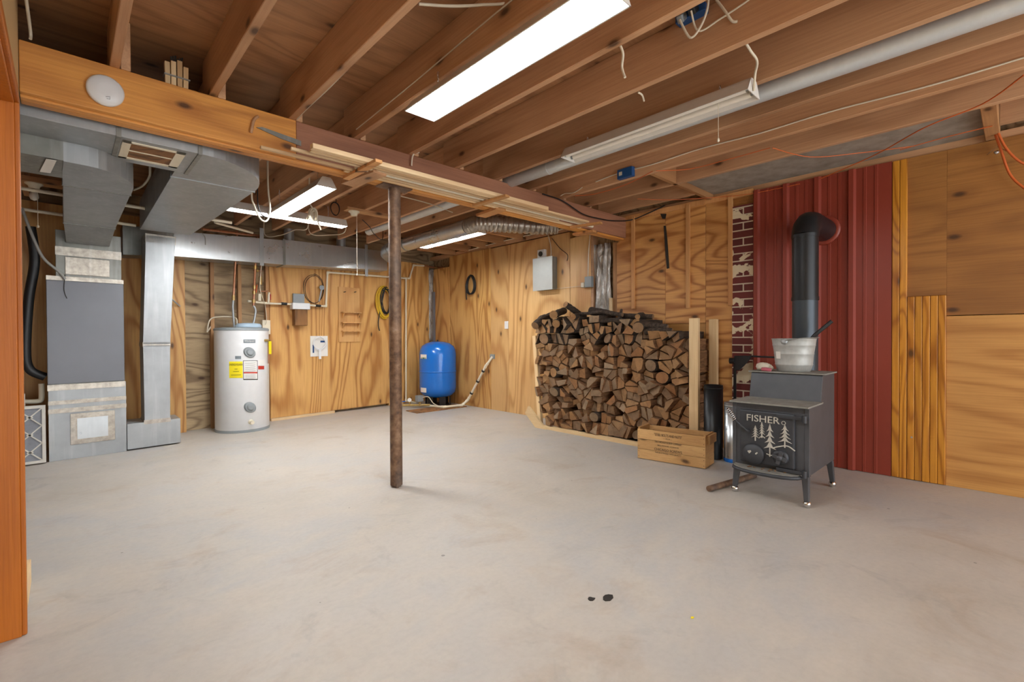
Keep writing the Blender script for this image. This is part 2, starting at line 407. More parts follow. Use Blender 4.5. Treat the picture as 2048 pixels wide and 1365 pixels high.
# partition wall with doorway on the left
struct('wall_left',MB().box(-.30,-.138,2.52,2.97,0,CZ).box(-.30,-.138,YN,2.52,2.13,CZ).box(-.30,-.138,YN,1.35,0,2.13),M['beige'])
struct('wall_hall',MB().box(-1.75,-1.65,YN,2.4,0,CZ),M['beige'])
hd=on(24,205,'y',2.44).z
t1=struct('trim_1',MB().box(-.30,-.126,2.44,2.52,0,hd+.01).box(-.30,-.126,1.33,2.52,hd,hd+.09),M['door_wood'],bevel=.003)
obj('casing',MB().box(-.128,-.113,2.447,2.475,0,hd+.008).box(-.128,-.113,1.33,2.475,hd+.008,hd+.03),M['door_wood'],t1,bevel=.004)
obj('casing',MB().box(-.138,-.116,2.475,2.52,0,hd+.035).box(-.138,-.118,1.33,2.52,hd+.03,hd+.09),M['door_wood'],t1,bevel=.004)
struct('baseboard_left',MB().box(-.138,-.122,2.525,2.97,0,.10),M['newwood_y'],bevel=.003)

# ================================================================ FRAMING
XJ=[.203+.4064*k for k in range(11)]
ordn=['first','second','third','fourth','fifth','sixth','seventh','eighth','ninth','tenth','eleventh']
for k,x in enumerate(XJ):
    m=MB()
    if k<10: m.box(x-.038,x,YN,3.13,JZ,CZ)
    else: m.box(x-.038,x,2.055,3.13,JZ,CZ)
    obj('wood_joist',m,M['joist'],None,f'{ordn[k]} pine joist from the left between camera and main beam','joist','joists in front of the beam',bevel=.003,seg=1)
    if k<10:
        obj('wood_joist',MB().box(x+.003,x+.041,2.965,6.2,JZ,CZ-.002),M['joist'],None,f'{ordn[k]} pine joist from the left behind the main beam over the utility area','joist','joists behind the beam',bevel=.003,seg=1)
obj('wood_joist',MB().box(-.265,-.228,2.975,6.2,JZ,CZ-.002),M['joist'],None,'pine joist above the curved duct at the far left behind the beam','joist','joists behind the beam')
obj('trimmer_joist',MB().box(XJ[10]-.038,XJ[10],YN,.085,JZ,CZ),M['joist'],None,'short pine joist at top right beyond the grey hearth slab','joist')
obj('header_joist',MB().box(XJ[8]+.002,W+.02,2.012,2.05,JZ-.0,CZ-.002),M['joist_x'],None,'crosswise pine header joist left of the grey hearth slab above the battens','joist',bevel=.003,seg=1)
obj('header_joist',MB().box(XJ[9]+.002,W+.02,.09,.16,JZ-.0,CZ-.002),M['joist_x'],None,'crosswise pine header joist right of the grey hearth slab above plain plywood','joist',bevel=.003,seg=1)
for i,y in enumerate((3.40,3.80,4.20,4.60,5.0,5.4,5.8,6.2)):
    obj('lookout_block',MB().box(XJ[9]+.045,W+.02,y-.038,y,JZ,CZ-.002),M['joist_x'],None,f'{ordn[i]} short crosswise block behind the beam counted from the beam toward the far corner','joist','short crosswise blocks along the right wall')
obj('hearth_slab',MB().box(XJ[9]+.004,W+.02,.163,2.009,2.42,CZ-.002),M['slab'],None,'dusty grey hearth slab underside above the red metal panel','slab')
# girder
g=thing('main_beam','long built-up wooden beam carrying the joists across the room','beam',(2.2,3.03,2.135))
obj('front_ply',MB().box(-.137,1.02,2.97,3.005,2.145,JZ),M['girder'],g,bevel=.004,label='orange pine front board')
obj('front_ply',MB().box(1.023,W-.002,2.977,3.005,2.15,JZ),M['girder_dark'],g,bevel=.004,label='dark brown front board')
obj('core_ply',MB().box(-.137,W-.002,3.007,3.05,2.135,JZ),M['girder'],g,bevel=.003)
obj('rear_ply',MB().box(-.137,W-.002,3.052,3.10,2.135,JZ),M['girder'],g,bevel=.003)
obj('steel_strip',MB().prism([(.80,2.965,2.262),(.83,2.965,2.273),(1.045,2.965,2.253),(1.045,2.965,2.222),(.93,2.965,2.235)],(0,-.004,0)),M['galv_dark'],None,'thin blue grey saw blade tucked against the beam front','blade')
# column
c=thing('support_column','rusty round steel post standing on concrete under the main beam','column',(1.715,3.045,0))
obj('shaft',MB().cyl((1.715,3.045,.012),(1.715,3.045,2.125),.043,n=28),M['rust'],c)
obj('base_plate',MB().cyl((1.715,3.045,0),(1.715,3.045,.012),.03,n=20).cyl((1.70,3.01,0),(1.70,3.01,.03),.012,n=10),M['rust'],c)
obj('cap_plate',MB().box(1.60,1.83,2.99,3.10,2.125,2.135),M['rust'],c)

# ================================================================ LIGHTS
def shop(label,c,L,wd,axis,lit,chains=True,group=None):
    ax=Vector((0,1,0)) if axis=='y' else Vector((1,0,0)); sd=Vector((1,0,0)) if axis=='y' else Vector((0,1,0))
    c=Vector(c);t=thing('shop_light',label,'light',(c.x,c.y,c.z),group)
    e0=c-ax*L/2;e1=c+ax*L/2;Z=Vector((0,0,1))
    prof=[(-wd/2,0),(-wd/2+.006,0),(-wd*.24,.05),(wd*.24,.05),(wd/2-.006,0),(wd/2,0),(wd*.27,.062),(wd*.2,.075),(-wd*.2,.075),(-wd*.27,.062)]
    mb=MB();n=len(prof)
    ring=lambda e:[e+sd*a+Z*b for a,b in prof]
    v=ring(e0)+ring(e1)
    f=[(i,(i+1)%n,n+(i+1)%n,n+i) for i in range(n)]
    mb.add(v,f); 
    obj('reflector',mb,M['lampwhite'],t)
    for e in (e0,e1): obj('end_plate',MB().prism([e+sd*a+Z*b for a,b in ((-wd/2,0),(wd/2,0),(wd*.27,.062),(wd*.2,.075),(-wd*.2,.075),(-wd*.27,.062))],ax*(.004 if e is e0 else -.004)),M['lampwhite'],t)
    for q in (-1,1):
        p=sd*wd*.22*q+Z*.026
        obj('fluorescent_tube',MB().cyl(e0+ax*.025+p,e1-ax*.025+p,.0165 if wd<.15 else .019,n=14),(M['tube_on'] if c.y<3 else M['tube_rear']) if lit else M['tube_off'],t)
        mb=MB()
        for e,s_ in ((e0,1),(e1,-1)): mb.cyl(e+ax*.004*s_+p,e+ax*.026*s_+p,.011,n=10)
        obj('lamp_holder',mb,M['greyp'],t)
    if chains:
        for s_ in (-.36,.36):
            a=c+ax*L*s_+Z*.075;mb=MB();h=JZ+.02-a.z;k=max(3,int(h/.02))
            for i in range(k):
                z=a.z+h*(i+.5)/k;o=sd if i%2 else ax
                mb.tube([Vector((a.x,a.y,z))+o*.005*cos(u*pi/3)+Z*.012*sin(u*pi/3) for u in range(6)],.0016,5,closed=True)
            obj('chain',mb,M['chrome'],t)
    return t
shop('wide glowing twin-tube shop light nearest the camera','0 0 0' and (1.365,1.545,2.225),1.22,.185,'y',True)
off=shop('unlit white shop light hanging beside the long round duct','0' and (2.545,1.53,2.285),1.22,.16,'y',False)
mb=MB().tube([(2.545,1.1,2.31),(2.545,1.1,2.12)],.0016,5)
obj('pull_cord',mb,M['cable'],off);obj('pull_knob',MB().lathe([(.003,0),(.007,.004),(.005,.018),(.002,.022)],(2.545,1.1,2.10),n=10),M['cable'],off)
shop('glowing shop light running front to back above the water heater','0' and (1.40,4.07,2.165),1.22,.15,'y',True)
shop('glowing shop light set crosswise behind the other one near the ducts','0' and (1.50,4.76,2.20),1.22,.14,'x',True)
shop('glowing shop light beside the flexible duct near the far corner','0' and (3.44,4.76,2.235),1.22,.13,'y',True)
# porcelain lamp holders
def holder(label,x,y,z,bulb,chain):
    t=thing('lamp_socket',label,'light',(x,y,z))
    obj('base',MB().lathe([(.028,-.045),(.032,-.04),(.036,-.02),(.055,-.008),(.055,0)],(x,y,z),n=24),M['pvc'],t)
    if bulb: obj('bulb',MB().lathe([(.004,-.135),(.02,-.128),(.029,-.108),(.027,-.085),(.015,-.06),(.013,-.04)],(x,y,z),n=20),M['glass_bulb'],t)
    obj('pull_chain',MB().tube([(x+.02,y-.02,z-.03),(x+.02,y-.02,z-.03-chain)],.0022,6).lathe([(.003,0),(.008,.004),(.008,.016),(.003,.02)],(x+.02,y-.02,z-.05-chain),n=8),M['cable'],t)
p=on(708,432,'z',2.30); obj('lamp_board',MB().box(p.x-.09,p.x+.45,p.y-.05,p.y+.05,2.345,JZ),M['joist_x'],None,'small board under the joists holding the empty lamp socket','board')
holder('empty white porcelain lamp socket with long pull chain above the shelf panel',p.x,p.y,2.345,False,.60)
p=on(68,380,'z',2.25); obj('lamp_board',MB().box(-.30,.0,p.y-.06,p.y+.06,2.30,2.34),M['joist_x'],None,'board above the bare bulb left of the furnace duct','board')
holder('bare unlit bulb in a white socket above the furnace filters',p.x,p.y,2.30,True,.30)

# ================================================================ DUCTS
def ducttape(mb,pts,wd,upv): 
    for a,b in zip(pts,pts[1:]): mb.bar(a,b,wd,.003,upv)
d=thing('return_duct','galvanized duct with beige register behind the beam that curves and runs back','duct',(.45,3.4,2.10))
z0=2.10;z1=2.36
yA,yB=3.14,3.575
m=MB().box(-1.0,.205,yA,yB,z0,z1)
obj('trunk',m,M['galv'],d,bevel=.002)
obj('trunk',MB().box(.209,.555,yA,yB,z0,z1),M['galv'],d,bevel=.002)
# elbow with curved outer cheek
pl_=[(.559,yA)]+[(.56+.42*sin(a*pi/20),yA+.52-.52*cos(a*pi/20)) for a in range(1,11)]+[(.98,3.70),(.50,3.70),(.50,yB),(.559,yB)]
obj('elbow',MB().prism([(x,y,z0) for x,y in pl_],(0,0,z1-z0)),M['galv'],d)
m=MB();m.hexa([(.50,3.704,z0),(.98,3.704,z0),(.92,5.70,z0-.0),(.52,5.70,z0-.0),(.50,3.704,z1),(.98,3.704,z1),(.92,5.70,z1),(.52,5.70,z1)])
obj('drop_section',m,M['galv'],d,bevel=.002)
for x in (.197,.549): obj('seam',MB().box(x,x+.02,yA-.006,yB+.006,z0-.006,z1+.004),M['galv_dark'],d)
obj('seam',MB().box(.495,.985,3.695,3.71,z0-.005,z1+.004),M['galv'],d)
rg=on(302,308,'z',z0)
rr=obj('register_frame',MB().box(.225,.50,3.185,3.205,z0-.006,z0).box(.225,.50,3.465,3.49,z0-.006,z0).box(.225,.262,3.185,3.49,z0-.006,z0).box(.455,.50,3.185,3.49,z0-.006,z0).box(.262,.455,3.33,3.34,z0-.005,z0),M['pvc'],d,bevel=.001,seg=1)
mb=MB().box(.262,.455,3.20,3.47,z0-.001,z0+.0)
obj('register_grille',mb,M['block'],rr)
# riser down to the floor box
pf=lambda x,y:pln(x,y,(.41,5.765,0),(-.067,1,0))
d2=thing('return_riser','tall narrow galvanized duct standing on a low floor box beside the furnace','duct',(.62,5.9,0))
def quadduct(mb,b,t,dep):
    (x0,za),(x1,_)=b;(x2,zb),(x3,_)=t
    yy=lambda x:5.765+.067*(x-.41)
    mb.hexa([(x0,yy(x0),za),(x1,yy(x1),za),(x1,yy(x1)+dep,za),(x0,yy(x0)+dep,za),(x2,yy(x2),zb),(x3,yy(x3),zb),(x3,yy(x3)+dep,zb),(x2,yy(x2)+dep,zb)])
    return mb
obj('upper_riser',quadduct(MB(),((.54,1.005),(.757,1.005)),((.572,2.07),(.81,2.07)),.30),M['galv'],d2,bevel=.002)
obj('lower_riser',quadduct(MB(),((.545,.258),(.75,.258)),((.54,1.0),(.757,1.0)),.28),M['galv'],d2,bevel=.002)
obj('floor_box',quadduct(MB(),((.412,0.012),(.835,.012)),((.412,.255),(.835,.255)),.34),M['galv'],d2,bevel=.003)
obj('foil_tape',quadduct(MB(),((.568,2.00),(.812,2.00)),((.568,2.085),(.816,2.085)),.304),M['foil'],d2,bevel=.002)
obj('foil_tape',quadduct(MB(),((.537,.985),(.760,.985)),((.537,1.03),(.760,1.03)),.304),M['foil'],d2,bevel=.002)
m=MB();quadduct(m,((.54,.235),(.754,.235)),((.54,.275),(.754,.275)),.285);
for v in range(len(m.v)): m.v[v]=(m.v[v][0],m.v[v][1]-.003,m.v[v][2])
obj('foil_tape',m,M['foil'],d2)
# furnace
f=thing('furnace','tall grey and galvanized furnace cabinet with foil taped joints','furnace',(.14,6.0,0))
yy=lambda x:5.765+.067*(x-.41)
def fbox(x0,x1,z0,z1,dep=.50,fo=0.): return MB().hexa([(x0,yy(x0)-fo,z0),(x1,yy(x1)-fo,z0),(x1,yy(x1)+dep,z0),(x0,yy(x0)+dep,z0),(x0,yy(x0)-fo,z1),(x1,yy(x1)-fo,z1),(x1,yy(x1)+dep,z1),(x0,yy(x0)+dep,z1)])
obj('return_cabinet',fbox(-.118,.408,0,.66),M['galv'],f,bevel=.002)
obj('cabinet',fbox(-.122,.40,.66,1.61),M['galv_dark'],f,bevel=.003)
obj('front_panel',fbox(-.120,.398,.672,1.575,0,.012),M['greypanel'],f,bevel=.003)
obj('plenum',fbox(-.06,.385,1.61,2.02,.42),M['galv_dark'],f,bevel=.003)
m=fbox(-.062,.387,1.80,1.875,.42,.003);obj('foil_tape',m,M['foil'],f)
obj('foil_tape',fbox(-.122,.404,.615,.665,.0,.004),M['foil'],f);obj('foil_tape',fbox(-.119,.409,.49,.525,.0,.004),M['foil'],f)
obj('foil_tape',fbox(-.119,.409,.415,.455,.0,.004),M['foil'],f)
obj('access_patch',fbox(.0+.02,.325,.125,.40,.0,.006),M['foil'],f,bevel=.002);obj('patch_panel',fbox(.065,.275,.17,.355,.0,.009),M['galv_shiny'],f)
obj('foil_tape',fbox(.0,.30,1.635,1.79,.0,.006),M['foil'],f,bevel=.003)
obj('foil_tape',fbox(-.12,.40,1.578,1.615,.0,.004),M['foil'],f)
# supply duct over furnace
s_=thing('supply_duct','galvanized curved supply duct above the furnace','duct',(.1,4.2,2.0))
zz=2.0;zt=2.27
obj('trunk',MB().box(-1.0,.06,3.59,3.80,zz,zt).box(-1.0,.0,3.42,3.59,zz,zt),M['galv_dark'],s_)
pl_=[(.0,3.42),(.06,3.422)]+[(.06+.255*sin(a*pi/20),3.42+.36-.36*cos(a*pi/20)) for a in range(1,11)]+[(.315,3.95),(-.005,3.95),(-.005,3.60)]
obj('elbow',MB().prism([(x,y,zz-.004) for x,y in pl_],(0,0,zt-zz)),M['galv'],s_)
obj('run',MB().box(-.005,.315,3.955,5.25,zz,zt),M['galv'],s_,bevel=.003)
obj('end_section',MB().hexa([(-.005,5.255,zz),(.315,5.255,zz),(.30,5.73,zz-.09),(.01,5.73,zz-.09),(-.005,5.255,zt),(.315,5.255,zt),(.30,5.73,zt),(.01,5.73,zt)]),M['galv'],s_,bevel=.003)
for y in (3.948,5.248): obj('seam',MB().box(-.009,.319,y,y+.011,zz-.007,zt),M['galv_dark'],s_)
pc=[on(x,y,'z',zz-.006) for x,y in ((92,318),(113,321),(101,346),(79,343))]
obj('paper_tag',MB().prism(pc,(0,0,-.002)),M['paper'],None,'cream paper tag taped under the supply duct above the bulb','tag')
# long duct on back wall
b=thing('trunk_duct','long horizontal galvanized duct running along the back wall','duct',(2.0,6.1,1.94))
def tbox(x0,x1,za0,zb0,za1,zb1,o0=.30,o1=.02):
    return MB().hexa([(x0,BY(x0,o0),za0),(x1,BY(x1,o0),za1),(x1,BY(x1,o1),za1),(x0,BY(x0,o1),za0),(x0,BY(x0,o0),zb0),(x1,BY(x1,o0),zb1),(x1,BY(x1,o1),zb1),(x0,BY(x0,o1),zb0)])
obj('duct_section',tbox(.42,.84,1.90,2.20,1.935,2.20),M['galv_dark'],b,bevel=.002)
obj('duct_section',tbox(.842,1.98,1.937,2.205,1.972,2.275),M['galv_shiny'],b,bevel=.002)
obj('duct_section',tbox(1.985,3.47,1.972,2.285,2.05,2.33),M['galv_shiny'],b,bevel=.002)
obj('seam',tbox(1.97,2.0,1.965,2.29,1.967,2.29,.306,.02),M['galv_dark'],b)
def strap(x,lab):
    obj('hanger_strap',MB().bbox(x,x+.045,.306,.303,1.93,JZ+.01),M['galv'],None,lab,'strap','sheet metal straps holding the wall duct')
strap(1.70,'metal hanger strap on the wall duct near the copper pipes'); strap(3.10,'metal hanger strap on the right end of the wall duct')
for px,lab in ((578,'small round metal collar rising from the wall duct behind the crosswise light'),(682,'small round metal collar on top of the wall duct near the empty lamp socket')):
    p=bw(px,470,.16); obj('duct_collar',MB().cyl((p.x,p.y,2.28),(p.x,p.y,2.45),.06,n=24),M['galv'],None,lab,'duct')
# round duct + flexible duct
rd=thing('round_duct','round galvanized duct branching forward from the wall duct','duct',(3.2,5.0,2.17))
obj('pipe',MB().cyl((3.19,5.75,2.25),(3.16,4.05,2.25),.082,n=28),M['galv_shiny'],rd)
obj('elbow',MB().tube([(3.45,6.10,2.20),(3.34,6.06,2.20),(3.245,5.98,2.22),(3.20,5.87,2.24),(3.19,5.75,2.25)],.088,20),M['galv'],rd)
for y in (5.35,4.75,4.3): obj('seam',MB().cyl((3.178,y,2.25),(3.178,y-.02,2.25),.085,n=28),M['galv_dark'],rd)
P=smooth([(3.16,4.04,2.25),(3.17,3.92,2.255),(3.28,3.82,2.26),(3.50,3.72,2.265),(3.78,3.60,2.27),(3.95,3.48,2.28)],14)
L=[];R_=[]
for i,pp in enumerate(P): L.append(pp);R_.append(.088 if i%3 else .072)
obj('flexible_duct',MB().tube(L,.09,24,rr=R_),M['foil'],None,'ribbed silver flexible duct joined to the round duct','duct')
# front long tube in the joist bay
a_=on(1840,88,'z',2.40);b_=on(1030,358,'z',2.40)
tx=2.79
obj('round_pipe_duct',MB().cyl((tx,YN+.05,2.40),(tx,5.6,2.40),.052,n=32).cyl((tx,2.55,2.40),(tx,2.53,2.40),.055,n=32),M['satin'],None,'long round metal duct running between joists past the unlit light','duct')

# ================================================================ WATER HEATER
hx,hy=1.50,6.215
h=thing('water_heater','white cylindrical water heater standing before the open studs','water heater',(hx,hy,0))
obj('tank',MB().lathe([(.27,0),(.279,.01),(.279,1.155)],(hx,hy,0),n=56),M['white'],h)
obj('base_ring',MB().lathe([(.283,0.0),(.284,.022),(.281,.03)],(hx,hy,0),n=56),M['greyp'],h)
obj('top_cap',MB().lathe([(.284,1.15),(.286,1.165),(.27,1.18),(.2,1.187)],(hx,hy,0),n=56),M['greyp'],h)
obj('top_pad',MB().lathe([(.135,0),(.14,.02),(.12,.045),(.06,.052)],(hx+.06,hy-.05,1.187),n=28,sy=.75),plain('pale_blue_pad','#a9bfd0',.6),h)
hang=math.atan2(-hy,-hx)
def hpt(px,z,out=0):   # point on the heater's shell under picture column px
    d=ray(px,700);d.z=0;d.normalize();c0=Vector((hx,hy,0));r=.279+out
    bq=-d.dot(c0);cq=c0.dot(c0)-r*r;tt=-bq-sqrt(max(0,bq*bq-cq));q=d*tt;q.z=z;return q
def patch(px0,px1,y0,y1,mat,name,parent,ou=.002,n=8,z=None):
    mb=MB();vs=[]
    for i in range(n+1):
        px=px0+(px1-px0)*i/n;q=hpt(px,0,ou);dist=q.dot(Vector((fw.x,fw.y,0)).normalized())
        za=EYE-(y1-675)*dist/FPX;zb=EYE-(y0-675)*dist/FPX
        vs+= [(q.x,q.y,za),(q.x,q.y,zb)]
    mb.add(vs,[(2*i,2*i+2,2*i+3,2*i+1) for i in range(n)],0,True);return obj(name,mb,mat,parent)
lb=patch(458,485,723,756,M['yellow'],'energy_label',h)
lb2=patch(486,515,721,760,M['ink'],'warning_label',h);patch(487,514,722,744,M['paper'],'label_text_area',lb2,.003);patch(487,514,747,758,M['paper'],'label_text_area',lb2,.003);patch(487,514,744,747,M['redp'],'label_stripe',lb2,.0035)
patch(470,482,712,718,M['gink'],'size_label',h);patch(487,511,679,686,M['gink'],'brand_badge',h);patch(516,528,732,739,M['redp'],'side_label',h);patch(517,529,720,731,M['paper'],'side_label',h)
q0=hpt(471.5,.815,.003);q1=hpt(459,.815,.003);q2=hpt(484,.815,.003)
dist=q0.dot(Vector((fw.x,fw.y,0)).normalized());q0.z=EYE-(731-675)*dist/FPX
text('label_lettering','ENERGYGUIDE',.03,hpt(471.5,q0.z,.006),(q2-q1),(0,0,1),M['ink'],h,.0003,width=.135)
q0=hpt(499,1.0,.003);dr=(hpt(505,1,.003)-hpt(493,1,.003))
text('badge_lettering','Whirlpool',.026,hpt(499,1.022,.004),dr,(0,0,1),M['paper'],h,.0003,width=.10)
for yv in (705,815):
    q=hpt(499,0,0);dist=q.dot(Vector((fw.x,fw.y,0)).normalized());zc=EYE-(yv-675)*dist/FPX;nrm=Vector((q.x-hx,q.y-hy,0)).normalized()
    cv=obj('thermostat_cover',MB().lathe([(.055,-.006),(.052,.012),(.046,.018)],(q.x,q.y,zc),nrm,n=28,sy=1.25),M['greyp'],h)
    obj('cover_dome',MB().lathe([(.034,.016),(.030,.028),(.02,.032)],(q.x,q.y,zc),nrm,n=24,sy=1.25),M['greyp'],cv)
q=hpt(500,.115,0);nrm=Vector((q.x-hx,q.y-hy,0)).normalized()
for yy_,wd_ in ((737,.03),(742,.06),(749,.10)):
    q=hpt(471.5,0,.0045);zq=EYE-(yy_-675)*dist/FPX;dr=(q2-q1).normalized();obj('label_print',MB().bar(Vector((q.x,q.y,zq))-dr*wd_/2,Vector((q.x,q.y,zq))+dr*wd_/2,.001,.004),M['ink'],lb)
for yy_ in (726,730,734,738,742,750,753,756):
    q=hpt(500.5,0,.0055);zq=EYE-(yy_-675)*dist/FPX;dr=(hpt(512,0)-hpt(489,0)).normalized();obj('label_print',MB().bar(Vector((q.x,q.y,zq))-dr*.055,Vector((q.x,q.y,zq))+dr*.055,.001,.003),M['gink'],lb2)
q=hpt(500,.115,0);nrm=Vector((q.x-hx,q.y-hy,0)).normalized()
obj('drain_valve',MB().lathe([(.028,-.004),(.028,.012),(.014,.014),(.014,.05),(.02,.052),(.02,.065)],q,nrm,n=18),M['pvc'],h)
q=hpt(530,1.035,0);nrm=Vector((q.x-hx,q.y-hy,0)).normalized()
rv=obj('relief_valve',MB().cyl(q-nrm*.02,q+nrm*.06,.015,n=12).cyl(q+nrm*.045,q+nrm*.045-Vector((0,0,.06)),.012,n=12),M['brass'],h)
obj('valve_tag',MB().bar(q+nrm*.062-Vector((0,0,.01)),q+nrm*.062-Vector((0,0,.16)),.003,.05,nrm.cross(Vector((0,0,1)))),M['yellow'],rv)
obj('overflow_pipe',MB().cyl(q+nrm*.045-Vector((0,0,.06)),q+nrm*.045-Vector((0,0,.27)),.011,n=10),M['copper'],h)

# ================================================================ PIPES
def pipe(name,label,cat,pts,r,mat,fit=None,sm=0,parent=None,n=12):
    P=[Vector(p) for p in pts]
    o=obj(name,MB().tube(smooth(P,8) if sm else P,r,n),M[mat],parent,label,cat) if fit is None else None
    if fit is not None:
        o=thing(name,label,cat,P[len(P)//2])
        for a,b2 in zip(P,P[1:]): obj('pipe',MB().cyl(a,b2,r,n=n),M[mat],o)
        mb=MB()
        for i,p in enumerate(P[1:-1],1):
            for dd in ((P[i-1]-p).normalized(),(P[i+1]-p).normalized()): mb.cyl(p-dd*r*.6,p+dd*r*2.4,r*1.28,n=n)
        if len(P)>2: obj('elbow_fitting',mb,M[fit],o)
    return o
OF=.07
A=pipe('water_pipe','cream plastic water pipe stepping up and across the back wall','pipe',
  [bw(528,607,OF),bw(590,609,OF),bw(652,613,OF),bw(655,545,OF),bw(812,557,OF),bw(812,802,OF),bw(832,806,OF)],.0125,'pvc','pvc')
for px,py in ((568,608),(636,612)):
    p=bw(px,py,OF);obj('valve',MB().cyl(p+Vector((-.035,0,0)),p+Vector((.035,0,0)),.018,n=12).bar(p+Vector((-.03,-.03,.012)),p+Vector((.03,-.03,.0)),.012,.012),M['black'],A)
pipe('water_pipe','cream plastic pipe jogging up to the far corner near the ceiling','pipe',[bw(812,557,OF+.001)+Vector((.02,0,0)),bw(819,557,OF),bw(827,531,OF),bw(848,532,OF)],.0125,'pvc','pvc')
pipe('water_pipe','short tarnished copper pipe continuing into the far corner','pipe',[bw(849,532,OF),bw(872,536,OF),bw(885,538,OF)+Vector((0,-.2,0))],.012,'copper','brass')
# filter
p=bw(600,612,OF)
fl=thing('water_filter','white filter housing with a weathered wood block below it on the back wall','filter',(p.x,p.y,p.z-.2))
obj('filter_head',MB().box(p.x-.115,p.x+.11,p.y-.07,p.y+.05,p.z-.05,p.z+.035),M['white'],fl,bevel=.01)
q=bw(600,652,.02);obj('wood_block',MB().box(p.x-.085,p.x+.08,p.y-.055,p.y+.055,q.z,p.z-.05),M['block'],fl,bevel=.008)
q=bw(597,588,.03);obj('bracket',MB().box(q.x-.075,q.x+.07,q.y-.02,q.y+.01,p.z+.035,p.z+.16),M['greyp'],fl,bevel=.002)
# copper risers by the heater
c1=[bw(474,470,.22),bw(467,596,.22)]
r1=pipe('copper_riser','bright copper riser on the left above the water heater','pipe',[c1[0]+Vector((0,0,.05)),c1[1]],.013,'copper','brass')
zt_=1.19
obj('flexible_connector',MB().tube(smooth([c1[1],c1[1]+Vector((-.01,-.01,-.12)),Vector((c1[1].x-.0,c1[1].y-.02,zt_))],8),.012,10),M['galv'],r1)
obj('coupling',MB().cyl(c1[1]+Vector((0,0,.03)),c1[1]-Vector((0,0,.03)),.018,n=12),M['brass'],r1)
c2=[bw(513,480,.2),bw(507,612,.2)]
r2=pipe('copper_riser','tarnished copper riser with fittings on the right above the water heater','pipe',[c2[0]+Vector((0,0,.02)),c2[1]],.014,'copper','brass')
mb=MB()
for t_ in (.32,.42,.72,.80,.93): p=c2[0].lerp(c2[1],t_);mb.cyl(p+Vector((0,0,.02)),p-Vector((0,0,.02)),.021,n=12)
obj('coupling',mb,M['brass'],r2)
obj('flexible_connector',MB().tube(smooth([c2[1],c2[1]+Vector((.02,-.01,-.07)),Vector((c2[1].x-.02,c2[1].y-.03,zt_))],8),.013,10),M['galv'],r2)
c3=[bw(523,482,.17),bw(522,520,.17),bw(521,560,.17),bw(519,602,.17)]
r3=thing('valve_cluster','cluster of brass and copper valves between riser and cream pipe','pipe',c3[2])
obj('pipe',MB().tube([c3[1],c3[2]],.011,10),M['copper'],r3);obj('pipe',MB().cyl(bw(507,541,.19),bw(524,543,.17),.010,n=10),M['copper'],r3);obj('pipe',MB().cyl(bw(519,583,.16),bw(537,583,.15),.009,n=10),M['copper'],r3)
obj('fitting',MB().cyl(c3[1]+Vector((0,0,.03)),c3[1]-Vector((0,0,.05)),.02,n=10).cyl(c3[2]+Vector((0,0,.04)),c3[2]-Vector((0,0,.06)),.019,n=10).cyl(bw(512,541,.19),bw(516,542,.19),.02,n=10),M['brass'],r3)
obj('plastic_pipe',MB().cyl(bw(519,588,.17),c3[3],.018,n=12).cyl(c3[3]+Vector((-.13,0,-.01)),c3[3]+Vector((.10,.07,-.02)),.014,n=12).cyl(bw(538,585,.1),bw(537,606,.09),.013,n=12),M['pvc'],r3)
obj('red_handle',MB().bar(bw(514,570,.22),bw(512,586,.22),.02,.008),M['orange'],r3);obj('red_handle',MB().bar(bw(541,589,.14),bw(541,600,.14),.018,.008),M['redp'],r3)
p0=on(404,458,'y',5.75);p1=bw(521,474,.2)
pipe('copper_pipe','copper pipe with white insulation slanting under the ceiling behind the big duct','pipe',[p0,p1+Vector((0,0,.01)),c2[0]+Vector((0,0,.02))],.014,'copper','brass')
pipe('insulated_pipe','white pipe running just above the slanting copper pipe','pipe',[on(430,445,'y',5.6),on(505,466,'y',6.0)],.013,'pvc')
pipe('drain_pipe','white plastic pipe crossing the dark space left of the furnace plenum','pipe',[(-.9,5.15,2.22),(.0,5.2,2.21),(1.2,5.3,2.20)],.014,'pvc')
pipe('drain_pipe','second white plastic pipe crossing behind the bare bulb','pipe',[(-.9,5.7,2.17),(.5,5.8,2.15)],.014,'pvc')
# tank
tx_,ty_=4.225,6.20
T=thing('pressure_tank','glossy blue pressure tank standing in the far corner','tank',(tx_,ty_,0))
R0=.285
obj('tank_body',MB().lathe([(.07,.125),(.16,.135),(.23,.165),(.272,.215),(R0,.28),(R0,.50),(R0,.80),(.275,.87),(.245,.925),(.19,.965),(.11,.99),(.02,.997)],(tx_,ty_,0),n=56),M['blue'],T)
obj('weld_band',MB().lathe([(R0,.52),(R0+.006,.525),(R0+.006,.54),(R0,.545)],(tx_,ty_,0),n=56),M['blue'],T)
mb=MB().lathe([(.2,0),(.2,.02),(.185,.02)],(tx_,ty_,0),n=36)
for k in range(6):
    a=k*pi/3+.3;p=Vector((tx_+.185*cos(a),ty_+.185*sin(a),0));mb.bar(p,p+Vector((0,0,.17)),.10,.015,(cos(a),sin(a),0))
obj('stand',mb,M['black'],T)
obj('air_valve',MB().cyl((tx_,ty_,.99),(tx_,ty_,1.02),.012,n=10),M['black'],T)
def tpt(px,z,out):
    d=ray(px,700);d.z=0;d.normalize();c0=Vector((tx_,ty_,0));r=R0+out
    bq=-d.dot(c0);cq=c0.dot(c0)-r*r;q=d*(-bq-sqrt(max(0,bq*bq-cq)));q.z=z;return q
